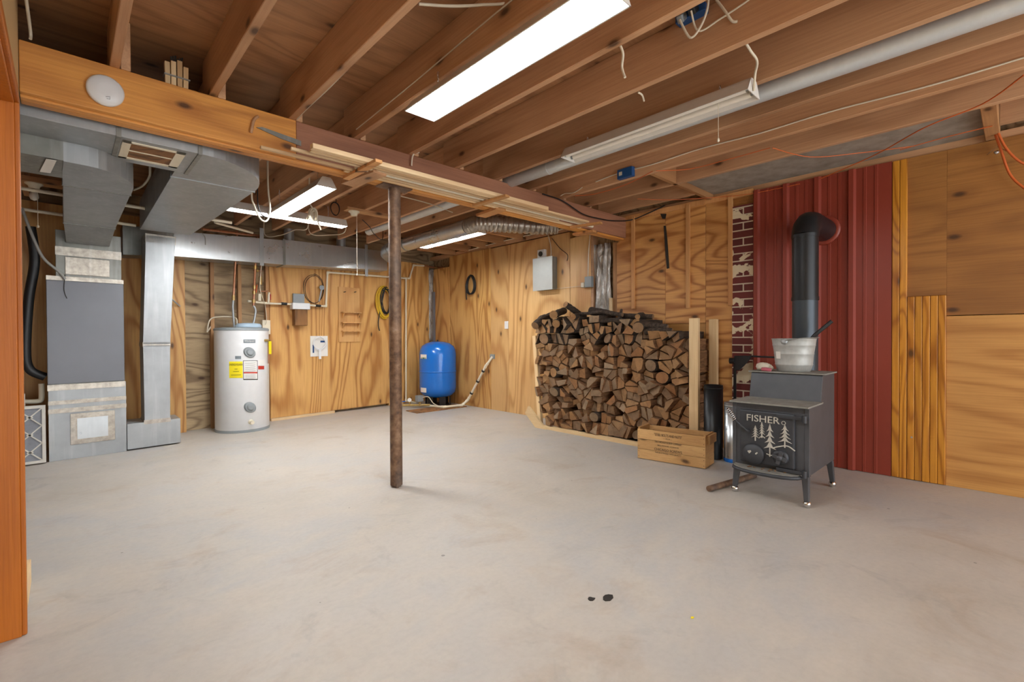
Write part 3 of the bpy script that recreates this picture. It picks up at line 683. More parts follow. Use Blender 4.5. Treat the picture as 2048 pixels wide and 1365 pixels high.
def tpatch(px0,px1,z0,z1,mat,name):
    vs=[];n=6
    for i in range(n+1):
        for z in (z0,z1): vs.append(tpt(px0+(px1-px0)*i/n,z,.002))
    return obj(name,MB().add(vs,[(2*i,2*i+2,2*i+3,2*i+1) for i in range(n)],0,True),mat,T)
tpatch(841,853,.735,.80,M['paper'],'brand_label');tpatch(842,852,.735,.755,plain('green_label','#2f6b4a',.5),'label_band');tpatch(841,852,.225,.295,M['paper'],'spec_label')
# tank plumbing
pp=[on(1009,0,'x',W)];p=lambda x,y,o=.06:on(x,y,'x',W-o)
obj('pipe_sleeve',MB().box(W-.012,W,p(990,713,0).y,p(981,713,0).y,p(985,718,0).z,p(985,709,0).z),M['greyp'],None,'small grey sleeve plate where the slanting pipe leaves the wall','plate')
pz=[on(985,714,'x',W-.01),on(972,732,'x',W-.05),on(936,800,'x',W-.10)+Vector((0,0,.0)),Vector((4.35,5.75,.03)),Vector((4.05,5.80,.03)),Vector((3.93,6.25,.03))]
wp=pipe('water_pipe','cream plastic pipe slanting down the right wall to the floor beside the blue tank','pipe',pz,.017,'pvc','pvc')
mb=MB()
for t_ in (.15,.45,.8): q=pz[1].lerp(pz[2],t_);dd=(pz[2]-pz[1]).normalized();mb.cyl(q-dd*.012,q+dd*.012,.026,n=12)
obj('pipe_clamp',mb,M['black'],wp)
v=thing('tank_valve_group','group of brass valves gauge and grey switch box at the foot of the tank','valve',(3.82,6.2,0))
obj('manifold',MB().cyl((3.66,6.30,.045),(3.98,6.05,.045),.016,n=12).cyl((3.74,6.23,.045),(3.74,6.23,.10),.013,n=10).cyl((3.86,6.14,.03),(3.86,6.14,.09),.02,n=10),M['brass'],v)
obj('gauge',MB().lathe([(.028,0),(.03,.01),(.028,.02)],(3.735,6.225,.125),(-.6,-.8,.1),n=20),M['paper'],v)
obj('switch_box',MB().box(3.80,3.90,6.10,6.18,.10,.19),M['greyp'],v,bevel=.006)
obj('blue_handle',MB().bar((3.64,6.33,.10),(3.70,6.29,.10),.02,.014),M['blue'],v)
obj('cord',MB().tube(smooth([(3.88,6.10,.16),(3.93,6.02,.17),(3.97,5.95,.08),(4.04,5.90,.03)],8),.006,8),M['cable'],v)
obj('base_board',MB().box(3.55,4.42,5.72,6.02,.0,.012),M['block'],None,'thin weathered board on the floor under the tank pipes','board')

# ================================================================ BACK WALL ITEMS
def coil(name,label,cat,c,nrm,rx,rz,turns,r,mat,jit=.012,tail=None,seed=0,parent=None):
    rnd=random.Random(seed);N=Vector(nrm).normalized();Uv=Vector((0,0,1));Rv=Uv.cross(N).normalized();c=Vector(c);pts=[];K=22
    ex=[(rnd.uniform(-jit,jit),rnd.uniform(-jit,jit),rnd.uniform(-jit,jit)) for _ in range(turns+2)]
    for i in range(turns*K+1):
        t=i/K;k=int(t);fr=t-k;e=[ex[k][q]*(1-fr)+ex[k+1][q]*fr for q in range(3)]
        a=2*pi*t+pi/2
        pts.append(c+Rv*(cos(a)*(rx+e[0])+e[1])+Uv*(sin(a)*(rz+e[0])+min(0,e[2]))+N*(.012+r+ (k%3)*r*1.7+.006*sin(a*2)))
    if tail: pts+=smooth([pts[-1]]+[Vector(q) for q in tail],6)[1:]
    return obj(name,MB().tube(pts,r,8),M[mat] if isinstance(mat,str) else mat,parent,label,cat)
nb=(BS,-1,0)
cc=bw(765,606,.0)
coil('hose_coil','coiled yellow hose hanging on the back wall beside the steel post','hose',cc,nb,.13,.235,7,.010,'yhose',.03,None,3)
coil('cord_coil','black cord coiled together with the yellow hose on the back wall','cord',bw(769,602,.035),nb,.09,.19,4,.008,'black',.02,[bw(757,640,.05),bw(759,662,.04)],5)
coil('wire_coil','thin black wire coil hung above the water filter','wire',bw(627,578,.0),nb,.135,.19,2,.0035,'ink',.012,None,8)
coil('cable_coil','black and grey cable coil hung on the right wall above the tank','cable',on(945,570,'x',W),(-1,0,0),.10,.145,3,.009,'black',.02,[on(933,565,'x',W-.03),on(932,580,'x',W-.03),on(933,600,'x',W-.02)],11)
# shelf panel
s0=bw(676,574,.0);s1=bw(719,684,.0)
sp=thing('shelf_panel','plywood panel with three tiny shelves and two pegs on the back wall','shelf',(3.0,BY(3.0,.02),s1.z))
obj('backboard',MB().bbox(s0.x,s1.x,.018,.001,s1.z,s0.z),M['cork'],sp,bevel=.002)
for y_ in (626,646,663):
    z_=bw(700,y_).z;sh=obj('shelf',MB().bbox(s0.x+.03,s1.x-.005,.095,.018,z_-.008,z_+.006),M['cork'],sp,bevel=.001,seg=1)
    for x_ in (s0.x+.05,s1.x-.04):
        obj('shelf_bracket',MB().prism([(x_,BY(x_,.018),z_-.008),(x_,BY(x_,.085),z_-.008),(x_,BY(x_,.018),z_-.085)],(.012,0,0)),M['cork'],sh)
for px in (691,712):
    p=bw(px,584,.02);obj('peg',MB().cyl(p,p+Vector((-.05,-.06,-.012)),.006,n=8),M['ink'],sp)
# leaflet
p0=bw(620,671,.0);p1=bw(655,714,.0)
lf=thing('leaflet','white printed leaflet pinned on the back wall below the filter','leaflet',(2.5,BY(2.5,.01),p1.z))
obj('sheet',MB().bbox(p0.x,p1.x,.012,.002,p1.z+.01,p0.z-.01),M['paper'],lf)
obj('print',MB().bbox(p0.x+.14,p1.x-.03,.014,.012,p0.z-.10,p0.z-.075).bbox(p0.x+.03,p0.x+.05,.014,.012,p1.z+.06,p0.z-.13),M['bluebox'],lf)
c0=bw(638,687,.03);Wr=coil('filter_wrench','white plastic ring wrench hanging over the leaflet','wrench',c0,nb,.085,.085,1,.009,'white',0)
mb=MB().bar(c0+Vector((.0,-.03,-.08)),c0+Vector((.0,-.03,-.215)),.03,.012,(0,1,0));obj('handle',mb,M['white'],Wr)
# wrench near filter
q=bw(643,580,.05);obj('spanner',MB().bar(q+Vector((0,0,.0)),q+Vector((-.035,0,-.16)),.018,.01,(0,1,0)).lathe([(.034,-.006),(.036,.0),(.034,.006)],q+Vector((.004,0,.03)),(0,1,0),n=8),M['greyp'],None,'grey spanner hanging above the water pipe right of the filter','wrench')
# outlet box beside heater
q=bw(531,655,.0);obj('outlet',MB().bbox(q.x-.05,q.x+.045,.05,.0,q.z-.09,q.z+.09),M['pvc'],None,'cream outlet box on the stud behind the heater','outlet',bevel=.004)
# left hand dark corner
sg=obj('warning_sign',MB().bbox(-.62,-.33,.012,0,1.70,2.02),M['signyellow'],None,'yellow sign with black letters on the back wall behind the door frame','sign')
text('lettering','N',.11,(-.385,BY(-.385,.014),1.90),(1,0,0),(0,0,1),M['ink'],sg);text('lettering','E',.11,(-.385,BY(-.385,.014),1.76),(1,0,0),(0,0,1),M['ink'],sg)
P=[pf(60,450)+Vector((-.0,.1,0)),pf(68,520)+Vector((0,.1,0)),pf(56,600)+Vector((0,.1,0)),pf(50,700)+Vector((0,.1,0)),pf(58,740)+Vector((0,.1,0)),pf(90,756)+Vector((0,.1,0))]
pipe('insulated_hose','thick black insulated hose dropping down and into the furnace side','hose',P,.035,'black',sm=1)
P=[pf(45,420),pf(60,460),pf(85,515),pf(118,545),pf(130,560)];pipe('grey_conduit','grey cable swooping down to the furnace top','cable',[q+Vector((0,-.05,0)) for q in P],.011,'greycable',sm=1)
P=[pf(88,770)+Vector((-.02,.15,0)),pf(88,800)+Vector((-.02,.15,0)),pf(80,806)+Vector((-.02,.15,0)),pf(62,806)+Vector((-.05,.15,0))];pipe('drain_trap','small white plastic drain trap left of the furnace','pipe',P,.02,'pvc',sm=1)
P=[pf(130,550),pf(128,580),pf(134,598)];pipe('loose_wire','thin loose black wires hanging over the furnace front panel','wire',[q+Vector((0,-.03,0)) for q in P],.003,'ink',sm=1)
def filt(label,x0,x1,z0,z1,y,tilt):
    t=thing('furnace_filter',label,'filter',((x0+x1)/2,y,z0),'spare furnace filters')
    fr=.022
    obj('media',MB().box(x0+fr,x1-fr,y+.008,y+.04,z0+fr,z1-fr),M['pleat'],t)
    obj('frame',MB().box(x0,x1,y,y+.045,z0,z0+fr).box(x0,x1,y,y+.045,z1-fr,z1).box(x0,x0+fr,y,y+.045,z0+fr,z1-fr).box(x1-fr,x1,y,y+.045,z0+fr,z1-fr),M['cardboard'],t)
    mb=MB();nx=max(1,round((x1-x0-2*fr)/.14));nz=max(1,round((z1-z0-2*fr)/.13));dx=(x1-x0-2*fr)/nx;dz=(z1-z0-2*fr)/nz
    for i in range(nx):
        for j in range(nz):
            cx=x0+fr+dx*(i+.5);cz=z0+fr+dz*(j+.5)
            for sx in (-1,1):
                for sz in (-1,1): mb.bar((cx,y+.004,cz),(cx+sx*dx/2,y+.004,cz+sz*dz/2),.009,.004,(0,1,0))
            mb.box(cx-.02,cx+.02,y+.002,y+.006,cz-.006,cz+.006)
    obj('lattice',mb,M['cardboard'],t)
filt('large white framed pleated filter leaning left of the furnace',-.62,-.135,.012,.50,5.68,0)
filt('smaller pleated filter standing behind the large one',-.75,-.26,.10,.60,5.76,0)
obj('wood_block',MB().box(-.72,-.28,5.755,5.81,0,.10),M['block'],None,'wood block on the floor under the smaller filter','block')

# ================================================================ RIGHT WALL REAR ITEMS
X9=W-.10
a=on(1066,519,'x',X9);b=on(1104,578,'x',X9)
eb=thing('electrical_panel','grey metal electrical box mounted high on the right wall','electrical box',(W-.05,(a.y+b.y)/2,b.z))
obj('box',MB().box(X9+.006,W,b.y,a.y,b.z,a.z),M['galv_dark'],eb,bevel=.003);obj('cover',MB().box(X9,X9+.006,b.y-.006,a.y+.006,b.z-.006,a.z+.006),plain('grey_cover','#b9bcb9',.4,.3,.08),eb,bevel=.002)
a=on(1075,501,'x',W-.04);b=on(1089,516,'x',W-.04)
tm=thing('round_outlet','small white box with a round dark socket above the electrical box','outlet',(W,a.y,b.z))
obj('box',MB().box(W-.045,W,b.y,a.y,b.z,a.z),M['white'],tm,bevel=.005)
obj('socket',MB().cyl((W-.045,(a.y+b.y)/2,(a.z+b.z)/2),(W-.055,(a.y+b.y)/2,(a.z+b.z)/2),.033,n=20),M['black'],tm)
a=on(1009,643,'x',W-.01);b=on(1016,658,'x',W-.01);obj('light_switch',MB().box(W-.012,W,b.y,a.y,b.z,a.z),M['white'],None,'white cover plate in the middle of the right rear wall','switch',bevel=.003)
a=on(1169,554,'x',W-.05);b=on(1182,574,'x',W-.05)
jb=thing('junction_box','small grey junction box beside the plastic sheet','electrical box',(W,a.y,b.z))
obj('box',MB().box(W-.05,W,b.y,a.y,b.z,a.z),M['greyp'],jb,bevel=.004);obj('plug',MB().box(W-.06,W-.005,a.y+.005,a.y+.05,b.z,b.z+.06),M['cable'],jb,bevel=.006)
pipe('white_cable','white cable dropping from the ceiling to the electrical box','cable',[on(1096,470,'x',W-.03),on(1101,490,'x',W-.03),on(1102,510,'x',W-.03),on(1099,519,'x',W-.05)],.006,'cable',sm=1)
pipe('white_cable','white cable running down the wall to the junction box','cable',[on(1180,470,'x',W-.02),on(1177,510,'x',W-.02),on(1176,555,'x',W-.03)],.006,'cable',sm=1)
pipe('thin_cable','thin white cable strung level from panel to junction box','cable',[on(1108,578,'x',W-.02),on(1140,575,'x',W-.02),on(1167,572,'x',W-.02)],.0025,'cable',sm=1)
pipe('chain_cord','dark cord slanting down with a hook on the right rear wall','cord',[on(1104,477,'x',W-.02),on(1120,497,'x',W-.02),on(1135,510,'x',W-.02),on(1134,522,'x',W-.02)],.004,'ink',sm=1)
pipe('grey_cable','grey cable bundle along the top of the right rear wall','cable',[on(930,503,'x',W-.02),on(985,488,'x',W-.02),on(1060,470,'x',W-.03),on(1110,462,'x',W-.02),on(1150,452,'x',W-.03)],.007,'cable',sm=1)
q=on(867,585,'x',W-.05);obj('corner_conduit',MB().box(W-.10,W-.06,6.62,6.66,.9,q.z+.0),M['greypanel'],None,'grey upright channel in the far corner behind the tank','conduit')
mb=MB();vs=[];fs=[]
for i in range(13):
    for j in range(5):
        vs.append((4.44+.022*j,BY(4.45,.015)+.012*sin(i*1.9+j*2.1)+random.uniform(-.006,.006),1.0+1.2*i/12))
for i in range(12):
    for j in range(4): a=i*5+j;fs.append((a,a+1,a+6,a+5))
mb.add(vs,fs,0,True);o=obj('plastic_sheet',mb,M['plastic'],None,'narrow strip of crinkled plastic in the far corner','plastic sheet');o.modifiers.new('s','SOLIDIFY').thickness=.002

# ================================================================ RIGHT WALL FRONT ITEMS
# battens
for (px,y0,y1,lab) in ((1265,432,618,'vertical pine batten nearest the plastic sheet above the firewood'),(1375,413,617,'middle vertical pine batten on the wall above the posts'),(1460,398,612,'vertical pine batten directly left of the brick strip')):
    a=on(px,y0,'x',W-.02);b=on(px,y1,'x',W-.02);obj('batten',MB().box(W-.02,W,a.y-.02,a.y+.02,b.z,JZ-.003),M['batten'],None,lab,'batten','wall battens',bevel=.002)
P=[on(x,y,'x',W+.001) for x,y in ((1328,452),(1332,452),(1335,480),(1339,537),(1334,538),(1331,500))]
obj('cut_slot',MB().prism([(W,p.y,p.z) for p in P],(-.006,0,0)),M['ink'],None,'dark narrow slot cut in the plywood between the battens','slot')
P=[on(x,y,'x',W) for x,y in ((1321,428),(1333,428),(1331,438),(1325,438))]
obj('plywood_notch',MB().prism([(W,p.y,p.z) for p in P],(-.004,0,0)),M['ink'],None,'small dark notch above the narrow slot','slot')
obj('brick_strip',MB().box(W-.01,W+.024,1.625,1.826,0,2.26),M['brick'],None,'strip of dark red brick with peeling cream paint beside the red panel','brick wall')
# red ribbed metal panel
def ribbed(y0,y1,x):
    pts=[];y=y1
    # major rib every .245, two minor ribs between
    ribs=[]
    for k in range(5):
        yr=y1-.03-k*.235
        ribs.append((yr,.036,.022))
        if k<4:
            for q in (.085,.155): ribs.append((yr-q,.018,.004))
    ribs=[r for r in ribs if r[0]-r[1]/2>y0]
    pts=[(y1,0)]
    for yr,wd,ht in ribs: pts+=[(min(y1,yr+wd/2+ht*.5),0),(yr+wd/2-ht*.15,ht),(yr-wd/2+ht*.15,ht),(yr-wd/2-ht*.5,0)]
    pts.append((y0,0));return [(a,x-b) for a,b in pts]
pr=ribbed(.655,1.640,W-.012);vs=[];fs=[]
for y,x in pr: vs+=[(x,y,.003),(x,y,JZ-.005)]
for i in range(len(pr)-1): fs.append((2*i,2*i+2,2*i+3,2*i+1))
o=obj('red_metal_panel',MB().add(vs,fs),M['red'],None,'tall dark red ribbed metal wall panel behind the stove','metal panel');sm=o.modifiers.new('s','SOLIDIFY');sm.thickness=.0025;sm.offset=0
# beadboard
bd=thing('beadboard','tall narrow honey pine beadboard between red panel and plywood','beadboard',(W,.61,0))
for k in range(2): obj('board',MB().box(W-.016,W,.565+.0445*k,.565+.0445*(k+1)-.002,.003,JZ-.008),M['bead'],bd,bevel=.004)
bd=thing('wainscot','lower honey pine beadboard panel of five boards right of the tall strip','beadboard',(W,.46,0))
for k in range(5): obj('board',MB().box(W-.018,W,.352+.0424*k,.352+.0424*(k+1)-.0015,.003,1.345),M['bead'],bd,bevel=.004)
obj('screw_head',MB().cyl((W-.018,.535,.315),(W-.022,.535,.315),.007,n=12),M['chrome'],bd)

# ================================================================ FIREWOOD STACK
XF=4.055
TOP=[(1.98,1.00),(2.15,1.06),(2.3,1.12),(2.6,1.20),(2.9,1.235),(3.2,1.27),(3.5,1.33),(3.75,1.27),(3.95,1.20),(4.02,1.16)]
def top(y):
    for (a,za),(b_,zb) in zip(TOP,TOP[1:]):
        if a<=y<=b_: return za+(zb-za)*(y-a)/(b_-a)
    return TOP[0][1] if y<TOP[0][0] else TOP[-1][1]
def leftlim(z): return 3.83+min(z,.25)*.35+ (z-.25)*.085 if z>.25 else 3.80+z*.48
rnd=random.Random(21)
def leftedge(z): return 3.70+z*.95 if z<.16 else 3.852+(z-.16)*.085
seeds=[];z=.10;row=0
while z<1.36:
    hgt=.112+.012*(z/1.2);y=2.03+(row%2)*.06+rnd.uniform(-.01,.01)
    while y<leftedge(z)-.02:
        wd=rnd.uniform(.095,.175)
        yy2=y+wd/2+rnd.uniform(-.018,.018);z2=z+rnd.uniform(-.03,.03)
        if z2<top(yy2)-.03: seeds.append((yy2,z2))
        y+=wd
    z+=hgt;row+=1
def clip(poly,a,b,c):   # keep a*y+b*z<=c
    out=[]
    for i in range(len(poly)):
        p,q=poly[i],poly[(i+1)%len(poly)];dp=a*p[0]+b*p[1]-c;dq=a*q[0]+b*q[1]-c
        if dp<=0: out.append(p)
        if dp*dq<0: t=dp/(dp-dq);out.append((p[0]+(q[0]-p[0])*t,p[1]+(q[1]-p[1])*t))
    return out
def cen(poly):
    A=cy=cz=0
    for k in range(len(poly)):
        p,q=poly[k],poly[(k+1)%len(poly)];c=p[0]*q[1]-q[0]*p[1];A+=c;cy+=(p[0]+q[0])*c;cz+=(p[1]+q[1])*c
    return (cy/(3*A),cz/(3*A),abs(A)/2) if abs(A)>1e-9 else (poly[0][0],poly[0][1],0)
def log(poly,rd,xf,xb,label,dark=False):
    cy,cz,_=cen(poly);n=len(poly)
    def ring(x,s,dy=0,dz=0): return [(x,cy+(p[0]-cy)*s+dy,cz+(p[1]-cz)*s+dz) for p in poly]
    tl=rnd.uniform(-.012,.012);tz=rnd.uniform(-.005,.005)
    sl=rnd.uniform(-.35,.45);sz=rnd.uniform(-.4,.4)
    def end(x,s): return [(x+(p[0]-cy)*sl*s+(p[1]-cz)*sz*s,cy+(p[0]-cy)*s,cz+(p[1]-cz)*s) for p in poly]
    mb=MB();r=[end(xf,.96),end(xf+.004,1.0),ring((xf+xb)/2,1.0,tl*.3,tz*.3),ring(xb,.96,tl,tz)]
    vs=[p for q in r for p in q];fs=[]
    for k in range(3):
        for i in range(n): fs.append((k*n+i,k*n+(i+1)%n,(k+1)*n+(i+1)%n,(k+1)*n+i))
    mb.add(vs,fs,1,rd);mb.add(r[0],[tuple(range(n-1,-1,-1))],0);mb.add(r[-1],[tuple(range(n))],0)
    return obj('firewood_log',mb,[M['end'],M['bark'] if (rd or dark) else M['split']],None,label,'firewood','firewood logs in the stack')
cells=[]
for i,(sy,sz) in enumerate(seeds):
    poly=[(sy-.13,sz-.11),(sy+.13,sz-.11),(sy+.13,sz+.11),(sy-.13,sz+.11)]
    for j,(ty2,tz2) in enumerate(seeds):
        if i==j or abs(ty2-sy)>.35 or abs(tz2-sz)>.35: continue
        a=ty2-sy;b=tz2-sz;c=(ty2*ty2+tz2*tz2-sy*sy-sz*sz)/2
        poly=clip(poly,a,b,c)
    for a,b,c in ((0,-1,-.043),(-1,0,-2.022),(1,-.085,3.838),(1,-.95,3.70),(0,1,top(sy)+.03)): poly=clip(poly,a,b,c) if len(poly)>2 else poly
    if len(poly)<3: continue
    cy,cz,A=cen(poly)
    if A<.0012: continue
    rd=rnd.random()<(.13 if cz<.8 else .32) and A<.017
    if not rd and A>.0065:        # split the round into wedges as an axe would
        th=rnd.uniform(0,pi);a=sin(th);b=-cos(th);oy=cy+rnd.uniform(-.01,.01);oz=cz+rnd.uniform(-.01,.01);c=a*oy+b*oz
        H=[clip(poly,a,b,c),clip(poly,-a,-b,-c)]
        for h in H:
            if len(h)<3: continue
            gy,gz,hA=cen(h)
            if hA>.0095 and rnd.random()<.8:
                a2,b2=-b,a;c2=a2*gy+b2*gz
                for g in (clip(h,a2,b2,c2),clip(h,-a2,-b2,-c2)):
                    if len(g)>2: cells.append((g,False))
            else: cells.append((h,False))
    else: cells.append((poly,rd))
logs=[]
for poly,rd in cells:
    cy,cz,A=cen(poly)
    if A<.0009: continue
    if rd:
        R1=1e9
        for k in range(len(poly)):
            p,q=poly[k],poly[(k+1)%len(poly)];L=sqrt((q[0]-p[0])**2+(q[1]-p[1])**2)
            if L>1e-5: R1=min(R1,abs((p[0]-cy)*(q[1]-p[1])-(p[1]-cz)*(q[0]-p[0]))/L)
        R1=max(.024,R1*1.0);ph=rnd.uniform(0,6)
        pg=[(cy+R1*(1+.06*sin(2*a+ph)+.03*sin(5*a))*cos(a),cz+R1*(1+.06*sin(2*a+ph)+.03*sin(3*a+ph))*sin(a)) for a in [k*2*pi/14 for k in range(14)]]
    else:
        pg=[]
        for k,p in enumerate(poly):
            q=poly[(k+1)%len(poly)]
            if (p[0]-q[0])**2+(p[1]-q[1])**2>.016**2: pg.append(p)
        if len(pg)<3: pg=poly
        sh=rnd.uniform(.90,.965);pg=[(cy+(p[0]-cy)*sh*rnd.uniform(.94,1.02),cz+(p[1]-cz)*sh*rnd.uniform(.94,1.02)) for p in pg]
        bark=rnd.randrange(len(pg));pq=[]      # one side keeps its curved bark, the others are split flat
        for k,p in enumerate(pg):
            q=pg[(k+1)%len(pg)];pq.append(p)
            for t in (.33,.67):
                mx=(p[0]+(q[0]-p[0])*t,p[1]+(q[1]-p[1])*t);sg=.05 if k==bark else rnd.uniform(-.07,.02);pq.append((mx[0]+(mx[0]-cy)*sg,mx[1]+(mx[1]-cz)*sg))
        pg=pq
    logs.append((pg,rd,cy,cz,A))
logs=sorted(logs,key=lambda l:-l[4])[:280]
def nth(n): return ordn[n-1] if n<=11 else {12:'twelfth',13:'thirteenth',14:'fourteenth',15:'fifteenth',16:'sixteenth',17:'seventeenth',18:'eighteenth',19:'nineteenth',20:'twentieth',21:'twenty-first',22:'twenty-second',23:'twenty-third',24:'twenty-fourth',25:'twenty-fifth',26:'twenty-sixth',27:'twenty-seventh',28:'twenty-eighth',29:'twenty-ninth',30:'thirtieth'}[n]
RW=lambda z:int((z-.04)/.088)
for pg,rd,cy,cz,A in logs:
    rank=sum(1 for l in logs if RW(l[3])==RW(cz) and l[2]>=cy)
    xf=max(3.99,min(4.125,XF+rnd.gauss(0,.030)-.02*(cz<.2)+.015*(cz>1.0)))
    sz_='large' if A>.0085 else 'small' if A<.0045 else 'medium'
    log(pg,rd,xf,4.49,f"{sz_} {'round bark covered' if rd else 'angular split'} log in row {nth(RW(cz)+1)} up from the floor, {nth(rank)} from the left",cz>1.02)
print('LOGS',len(logs))
# loose logs lying on top, each its own pose
def toplog(label,p0,p1,r0,r1,bend=.02,seed=0,n=10):
    rn=random.Random(seed);p0=Vector(p0);p1=Vector(p1);mid=(p0+p1)/2+Vector((rn.uniform(-bend,bend),rn.uniform(-bend,bend),rn.uniform(0,bend)))
    P=smooth([p0,p0.lerp(mid,.5)+Vector((0,0,rn.uniform(-.006,.006))),mid,p1.lerp(mid,.5),p1],3)
    k=len(P);rr_=[(r0+(r1-r0)*i/(k-1))*rn.uniform(.9,1.08) for i in range(k)]
    mb=MB();mb.tube(P,r0,n,1,rr=rr_,cap=False)
    vs=mb.v[:];a=vs[:n];b2=vs[-n:]
    mb.add(a,[tuple(range(n-1,-1,-1))],0);mb.add(b2,[tuple(range(n))],0)
    for i,v in enumerate(mb.v): pass
    obj('firewood_log',mb,[M['end'],M['bark']],None,label,'firewood','firewood logs in the stack')
def tp(px,py,x): return on(px,py,'x',x)
toplog('dark round log jutting out at the far left top of the stack',tp(1070,652,4.0),tp(1103,632,4.30),.050,.045,seed=1)
toplog('dark log lying on the top left with a pale round end',tp(1107,630,4.03),tp(1128,622,4.45),.046,.04,seed=2)
toplog('stubby dark log tilted up as the highest point of the stack',tp(1131,609,4.04),tp(1163,632,4.30),.034,.034,seed=3)
toplog('small round log with pale cut end right of the highest log',tp(1146,634,4.00),tp(1168,632,4.40),.036,.034,seed=4)
toplog('thick dark log under the highest log at the upper left',tp(1112,648,4.02),tp(1135,640,4.45),.045,.045,seed=5)
toplog('thick bark covered log lying crosswise on the crown of the stack',tp(1180,622,4.25),tp(1235,633,4.28),.048,.035,seed=6)
toplog('thin long crooked branch lying crosswise across the stack crown',tp(1160,628,4.15),tp(1245,630,4.12),.018,.022,.04,seed=7)
toplog('long dark branch lying crosswise at the top right of the crown',tp(1240,633,4.20),tp(1306,634,4.22),.028,.028,.02,seed=8)
toplog('short dark branch stub standing up near the crown centre',tp(1238,640,4.10),tp(1243,620,4.2),.018,.014,.01,seed=9)
toplog('long crooked log lying crosswise just below the right crown',tp(1195,641,4.08),tp(1265,645,4.1),.024,.028,.02,seed=10)
toplog('round stub log end poking out at the right crown',tp(1275,634,4.05),tp(1285,630,4.4),.026,.024,.01,seed=11)
toplog('jagged split log lying crosswise at the right shoulder of the stack',tp(1262,650,4.10),tp(1335,655,4.14),.042,.030,.01,seed=12,n=6)
toplog('splintered half log lying crosswise under the jagged one at right',tp(1290,664,4.08),tp(1345,662,4.12),.036,.026,.01,seed=13,n=6)
toplog('big round log showing its face at the upper right shoulder',tp(1276,656,4.00),tp(1285,650,4.4),.055,.05,.0,seed=14,n=12)
toplog('short bark covered log behind the front post at the right end',tp(1362,690,4.10),tp(1392,692,4.3),.045,.04,.01,seed=15)
# rack
rk=thing('firewood_rack','pale new pine rack of two by fours holding the firewood','rack',(4.25,3.0,0))
obj('post',MB().box(4.06,4.10,1.935,2.018,.0,1.222),M['newwood_z'],rk,bevel=.002,label='front right post standing behind the crate')
obj('post',MB().box(4.43,4.47,1.93,2.005,.0,1.222),M['newwood_z'],rk,bevel=.002,label='rear right post against the wall')
a=on(1070,672,'x',4.08);b=on(1081,848,'x',4.08)
obj('post',MB().bar((4.08,a.y+.0,a.z),(4.08,b.y+.0,.02),.04,.05,(0,1,0)),M['newwood_z'],rk,label='slightly leaning left post')
obj('post',MB().bar((4.45,4.07,1.12),(4.45,3.98,.02),.04,.05,(0,1,0)),M['newwood_z'],rk)
obj('rail',MB().box(4.00,4.045,2.02,3.78,.0,.04),M['newwood_y'],rk,bevel=.002);obj('rail',MB().box(4.43,4.47,2.01,3.95,.0,.04),M['newwood_y'],rk)
obj('brace',MB().prism([(3.985,3.98,.24),(3.985,4.03,.15),(3.985,3.86,.0),(3.985,3.70,.0)],(.035,0,0)),M['newwood_y'],rk,bevel=.002)

# ================================================================ CRATE
cr=thing('wooden_crate','open wooden crate with black stencilled lettering on the floor before the firewood','crate',(3.8,2.0,0))
C0=Vector((3.625,2.272,0));C1=Vector((3.705,1.705,0));D=(C1-C0).normalized();Nn=Vector((-D.y,D.x,0));Dp=.235;L_=(C1-C0).length
if Nn.x<0: Nn=-Nn
Hc=.262
def cb(u0,u1,v0,v1,z0,z1,mat='crate',name='plank',**k):
    q=lambda u,v,z:C0+D*u+Nn*v+Vector((0,0,z))
    return obj(name,MB().hexa([q(u0,v0,z0),q(u0,v1,z0),q(u1,v1,z0),q(u1,v0,z0),q(u0,v0,z1),q(u0,v1,z1),q(u1,v1,z1),q(u1,v0,z1)][::1]),M[mat],cr,bevel=.0025,**k)
M['crate_end']=wood('crate_end_pine','#cfa468','#a0733e','x',4,1.5,.45,.2,.7)
for i in range(3): cb(0,L_,0,.012,.004+i*.086,.004+(i+1)*.086-.002,name='front_board')
for i in range(3): cb(0,L_,Dp-.012,Dp,.004+i*.086,.004+(i+1)*.086-.002,name='back_board')
cb(.0,.02,.013,Dp-.013,.004,Hc+.012,'crate_end',name='end_board');cb(L_-.02,L_,.013,Dp-.013,.004,Hc+.006,'crate_end',name='end_board')
cb(L_+.001,L_+.022,.0+.05,Dp-.01,.19,.262,'crate_end',name='end_cleat')
cb(.02,L_-.02,.013,Dp-.013,.004,.015,name='bottom_board')
cb(.05,L_-.05,.03,Dp-.02,.205,.222,'block',name='wood_scrap',label='dark scrap lumber inside the crate')
mb=MB()
for u in (.012,L_-.012):
    for i in range(3):
        for dz in (.02,.065):
            q=C0+D*u+Nn*(-.0008)+Vector((0,0,.004+i*.086+dz));mb.cyl(q,q+Nn*.003,.003,n=6)
obj('nail',mb,M['ink'],cr)
for body,sz_,zz_,wd in (('"STEEL BOLTS AND NUTS"',.034,.218,.235),('— FROM —',.016,.196,.075),('THE CHICAGO SCREW COMPANY',.027,.160,.23),('BELLWOOD, ILLINOIS',.017,.134,.18),('CHICAGO SCREWS',.031,.096,.235),('THIS BOX PACKED WITH QUALITY',.018,.072,.225)):
    q=C0+D*(L_*.47)+Nn*(-.0012)+Vector((0,0,zz_))
    text('stencilled_lettering',body,sz_*.92,q,D,(0,0,1),M['ink'],cr,.0004,width=wd)

